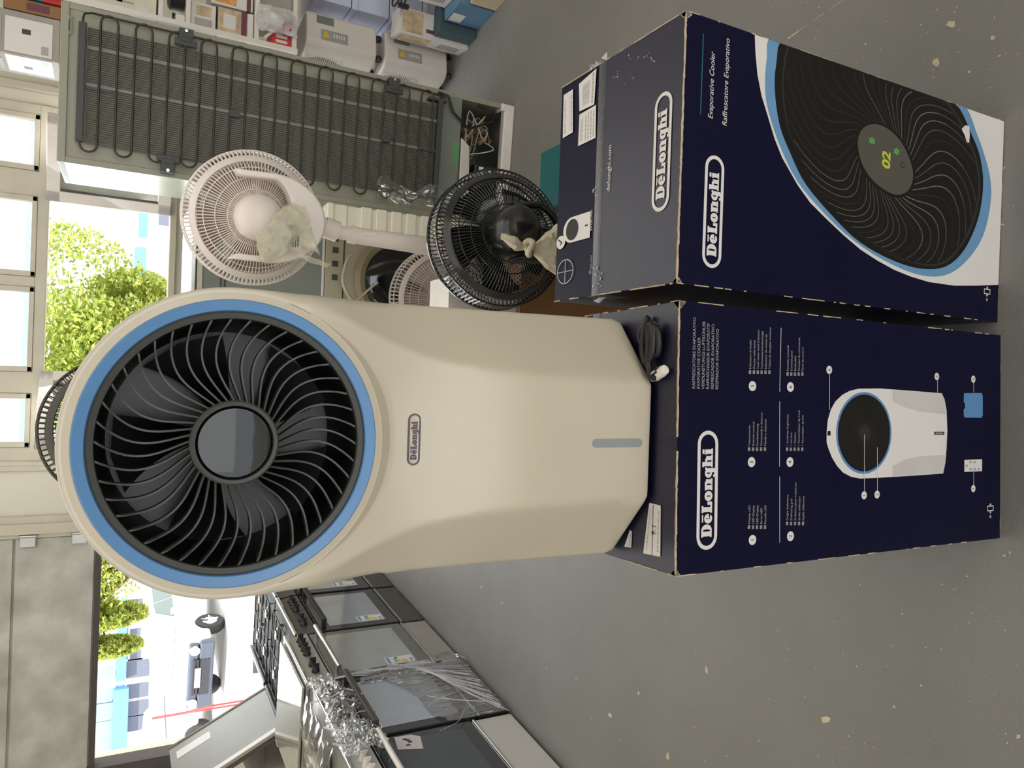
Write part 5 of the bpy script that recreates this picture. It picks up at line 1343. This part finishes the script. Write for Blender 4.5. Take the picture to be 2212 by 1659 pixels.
ST = [
 ('appliance_box', 'white printed box at the very top of the rack by the picture edge', 1.60, 1.78, 2.325, 2.50, [M_pwhite, M_pgrey, M_pdark], [(.1, .5, .55, .75, 0), (.2, .5, .8, .9, 0), (.1, .9, .1, .3, 0), (.65, .72, .2, .28, 1), (.65, .72, .35, .43, 1), (.65, .72, .5, .58, 1)]),
 ('appliance_box', 'grey and white box with a round black knob picture, under the white printed box', 1.405, 1.60, 2.00, 2.28, [M_bxg, M_pwhite, M_dgrey, M_pgrey], [(.05, .85, .1, .75, 0), (.5, .62, .4, .52, 1), (.1, .3, .15, .25, 2), (.3, .8, .8, .86, 2)]),
 ('appliance_box', 'brown cardboard box squeezed between the printed boxes high on the rack', 1.605, 1.66, 2.00, 2.22, [M_brown, M_maroon], [(.2, .8, .2, .6, 0)]),
 ('appliance_box', 'orange food-picture box low beside the fridge top', 1.47, 1.585, 1.70, 1.96, [M_pwhite, M_org, M_pgrey], [(.05, .95, .25, .95, 0), (.1, .5, .05, .2, 1)]),
 ('appliance_box', 'teal box with a red corner beside the fridge top', 1.67, 1.80, 2.00, 2.2, [M_tealb, M_red, M_maroon], [(0, .4, 0, .35, 0), (.3, .8, .5, .8, 1)]),
 ('appliance_box', 'cream box with a red stripe and drawn appliance on the shelf above the dark pots', 1.69, 1.90, 1.605, 1.93, [mat('cream_box_print', S(220, 214, 195), .5), M_red, M_pgrey, M_pwhite, M_org], [(.02, .12, .35, .9, 0), (.3, .9, .45, .52, 1), (.3, .35, .3, .85, 1), (.15, .3, .1, .25, 2), (.5, .9, .7, .95, 3), (.6, .8, .08, .2, 1)]),
 ('appliance_box', 'pale box with grey pictures beside the dark pots', 1.705, 1.845, 1.335, 1.450, [M_pwhite, M_pgrey, M_food], [(.1, .45, .15, .85, 0), (.55, .9, .2, .8, 1)]),
 ('appliance_box', 'box with a food picture and dark stripe under the pale box', 1.705, 1.85, 1.156, 1.325, [M_food, M_pwhite, M_maroon], [(0, 1, 0, .15, 0), (0, 1, .18, .34, 1), (.3, .8, .5, .85, 0)]),
 ('appliance_box', 'white box with orange picture behind the food-picture box', 1.86, 1.98, 1.16, 1.36, [M_pwhite, M_org, M_maroon], [(.1, .6, .4, .9, 0), (0, 1, .05, .15, 1)]),
 ('appliance_box', 'warm grey carton with a row of small dark squares', 1.86, 2.05, .964, 1.128, [M_bxg, M_dgrey], [(.1 + 0 * .1, .2, .08 + .115 * k, .14 + .115 * k, 0) for k in range(7)]),
 ('appliance_box', 'red box with white lettering peeping out beside the fridge', 1.71, 1.81, .964, 1.06, [M_red, M_pwhite], [(.3, .45, .2, .8, 0), (.55, .7, .2, .8, 0)]),
]
for nm, lb, x0, x1, z0, z1, ms, art in ST:
    pbox(nm, lb, x0, x1, z0, z1, ms, art=art)
# step under the orange box
lb = at(100, 120, y=4.1)
pbox('appliance_box', 'teal box with pale printed shapes beneath the orange food-picture box', 1.40, 1.60, 1.50, 1.695, [M_tealb, M_pwhite, M_red], art=[(.1, .5, .5, .85, 0), (.55, .9, .4, .5, 0), (.5, 1, 0, .12, 1)], y=4.05)
obj('shelf_bracket', MB().box(-.64, -.34, -.15, .36, 1.47, 1.495), M_white, rk)
# dark pots on the shelf
pt = thing('cooking_pot', 'dark pot standing on the shelf beside the pale box', 'pot', (1.87, 4.12, 1.477))
obj('pot_body', MB().lathe([(.0001, 0), (.055, 0), (.06, .01), (.06, .06), (.063, .064), (.0001, .062)], 28), M_black, pt, smooth=40)
obj('pot_lid', MB().lathe([(.061, .065), (.05, .075), (.012, .080), (.014, .09), (.0001, .092)], 28), M_steel, pt, smooth=40)
pt = thing('jar', 'small pale jar with black lid on the shelf beside the cream box', 'jar', (1.745, 4.07, 1.477))
obj('jar_body', MB().lathe([(.0001, 0), (.024, 0), (.027, .005), (.027, .04), (.02, .045), (.0001, .045)], 20), M_white, pt, smooth=40)
obj('jar_lid', MB().lathe([(.024, .0455), (.024, .0565), (.0001, .0575)], 20), M_black, pt, smooth=40)
# clear bag of goods slumped over the warm grey carton
gb = thing('goods_bag', 'clear plastic bag with red and white packets slumped in front of the grey carton', 'bag', (1.83, 4.0, 1.045))
for s in (-1, 1): obj('bag_skin', crumple(24, 24, lambda u, v: ((u - .5) * .13, s * .035 * math.sin(PI * u) * math.sin(PI * v), (v - .5) * .20), .012, 18, 20 + s), mat('cloudy_bag', S(236, 232, 232), .3, alpha=.6, coat=.4), gb, smooth=24)
obj('packet', MB().box(-.045, .01, -.012, .01, -.07, -.02), M_red, gb, bevel=.003); obj('packet', MB().box(-.03, .045, -.014, .01, .0, .07), M_pwhite, gb, bevel=.003)
# two white portable units, one above the other
M_unit = mat('white_unit_plastic', S(222, 212, 206), .4, var=.02)
M_lab = mat('silver_label', S(160, 160, 155), .4); M_yel = mat('warning_yellow', S(215, 185, 30), .5)
def unit(label, z0, hh):
    r = thing('portable_air_unit', label, 'air unit', (1.785, 4.10, z0), math.radians(8))
    W2, D2 = .215, .24
    pr = [(0, .10)] + [(.035 - .035 * math.cos(a), .04 - .04 * math.sin(a)) for a in [PI * i / 12 for i in range(0, 7)]] + [(W2 - .02, 0), (W2, .02), (W2, D2), (.03, D2), (0, D2 - .03)]
    pr = [(0.0, .09), (.004, .05), (.018, .018), (.045, 0), (W2 - .02, 0), (W2, .02), (W2, D2), (.03, D2), (0, D2 - .03)]
    b = MB().slab([(x, y, .0) for x, y in pr], (0, 0, hh)); obj('casing', b, M_unit, r, bevel=.012, seg=3)
    # oval grill of slats on the left-facing side
    g = MB(); n = 17
    for k in range(n):
        zc = hh * .93 - k * .0115; t = (k + .5) / n * 2 - 1; hw_ = .062 * math.sqrt(max(0, 1 - t * t)) + .004
        g.box(-.0015, .001, .155 - hw_, .155 + hw_, zc - .0028, zc + .0028)
    obj('grill_slots', g, M_dgrey, r)
    g = MB()
    for k in range(n + 1): zc = hh * .93 - k * .0115 + .0058; g.box(-.005, 0, .085, .225, zc - .0022, zc + .0022)
    o = obj('grill_slats', g, M_unit, r)
    s = MB().slab([(.085, -.001, hh * .70), (.14, -.001, hh * .70), (.14, -.001, hh * .92), (.085, -.001, hh * .92)], (0, -.0008, 0))
    s = MB().box(.055, .115, -.0018, -.0008, hh * .42, hh * .80); o = obj('warning_label', s, M_lab, r)
    obj('warning_triangle', MB().slab([(.07, -.002, hh * .78), (.07, -.002, hh * .68), (.115, -.002, hh * .73)], (0, -.0006, 0)), M_yel, o)
    t_ = MB()
    for k in range(5): t_.box(.08, .10, -.0024, -.0018, hh * (.47 + .035 * k), hh * (.485 + .035 * k))
    obj('label_print', t_, M_white, o)
    o = obj('rating_label', MB().box(.145, .19, -.0018, -.0008, hh * .62, hh * .86), mat('grey_label', S(120, 124, 120), .4), r)
    obj('port', MB().box(-.002, 0, .16, .18, hh * .38, hh * .43), M_lab, r)
    for x in (.05, .17):
        for y in (.05, .2):
            w2 = obj('castor', MB().lathe([(.0001, -.012), (.02, -.012), (.022, -.008), (.022, .008), (.02, .012), (.0001, .012)], 16, (x, y, -.022), 'x'), M_knob, r, smooth=40)
    return r
unit('lower white portable air unit with warning label, standing on the floor beside the fridge', .0455, .385)
unit('upper white portable air unit with warning label, on top of the lower one', .478, .395)
# lavender plastic drawers and small goods right of the units
for i, (z0, z1) in enumerate(((.0, .20), (.205, .40), (.405, .62), (.625, .84))):
    r = pbox('plastic_crate', ['lavender plastic crate at the bottom of the crate stack', 'lavender plastic crate second from the bottom of the stack', 'lavender plastic crate third from the bottom of the stack', 'lavender plastic crate topmost of the stack behind the air units'][i], 2.06 + .003 * i, 2.30, z0, z1, [M_lav], y=4.14, d=.3)
    obj('rim', MB().box(-.006, .25, -.008, .3, z1 - z0 - .03, z1 - z0 - .012), M_lav, r, bevel=.002)
# near pile on the floor
wp = thing('appliance_box', 'white box with brown and grey pictures standing in front of the white air units', 'box', (1.905, 3.925, 0), math.radians(-6))
obj('body', MB().box(0, .135, 0, .13, 0, .42), M_pwhite, wp, bevel=.003)
q = obj('food_picture', MB().box(.01, .125, -.0016, -.0006, .28, .40), M_food, wp)
obj('brown_print', MB().box(.03, .05, -.0016, -.0006, .05, .26), M_maroon, wp); obj('brown_print', MB().box(.075, .10, -.0016, -.0006, .08, .20), M_maroon, wp)
obj('side_picture', MB().box(-.0016, -.0006, .015, .115, .22, .40), M_food, wp); obj('grey_print', MB().box(-.0016, -.0006, .03, .10, .04, .16), M_pgrey, wp)
r = thing('appliance_box', 'dark slate box low behind the slate blue carton', 'box', (1.925, 3.815, 0))
obj('body', MB().box(0, .16, 0, .095, 0, .22), mat('dark_slate_carton', S(62, 84, 92), .55), r, bevel=.003)
bb_ = thing('appliance_box', 'slate blue carton standing on the floor at the picture edge', 'box', (1.978, 3.60, 0), math.radians(3))
obj('body', MB().box(0, .30, 0, .20, 0, .205), M_bxb, bb_, bevel=.003); obj('white_label', MB().box(-.0016, -.0006, .10, .18, .12, .19), M_pwhite, bb_)
bs_ = thing('appliance_box', 'white and grey box stacked on the slate blue carton', 'box', (2.03, 3.63, .2065))
obj('body', MB().box(0, .25, 0, .16, 0, .17), M_pwhite, bs_, bevel=.003); obj('grey_print', MB().box(-.0016, -.0006, .03, .12, .03, .13), M_pgrey, bs_)
bc_ = thing('appliance_box', 'beige carton on the floor nearest the camera beside the slate blue carton', 'box', (1.992, 3.40, 0), math.radians(3))
obj('body', MB().box(0, .3, 0, .185, 0, .15), mat('beige_carton', S(205, 185, 160), .7), bc_, bevel=.003)
kt = thing('steel_kettle', 'shiny steel kettle lying on the white and grey box', 'kettle', (2.15, 3.71, .378))
obj('kettle_body', MB().lathe([(.0001, -.10), (.045, -.10), (.055, -.085), (.052, .05), (.035, .085), (.0001, .09)], 32, (0, 0, .0555), 'x'), M_chrome, kt, smooth=40)
obj('kettle_knob', MB().tube([(-.10, 0, .055), (-.125, 0, .055)], .012, 12), M_black, kt, smooth=60)
kc = thing('black_flex_coil', 'black mains flex with plug dangling over the white picture box', 'cable', (1.99, 3.85, .43))
pts = [(.03 + .035 * math.cos(6.3 * t * 2), -.02 + .02 * math.sin(6.3 * t * 2.0), .035 + .02 * math.sin(9 * t) - .16 * max(0, t - .5)) for t in [i / 40 for i in range(41)]]
obj('flex', MB().tube(pts, .005, 7), M_black, kc, smooth=60)
obj('plug', MB().box(-.005, .02, -.035, -.01, -.03, .03), M_knob, kc, bevel=.006)
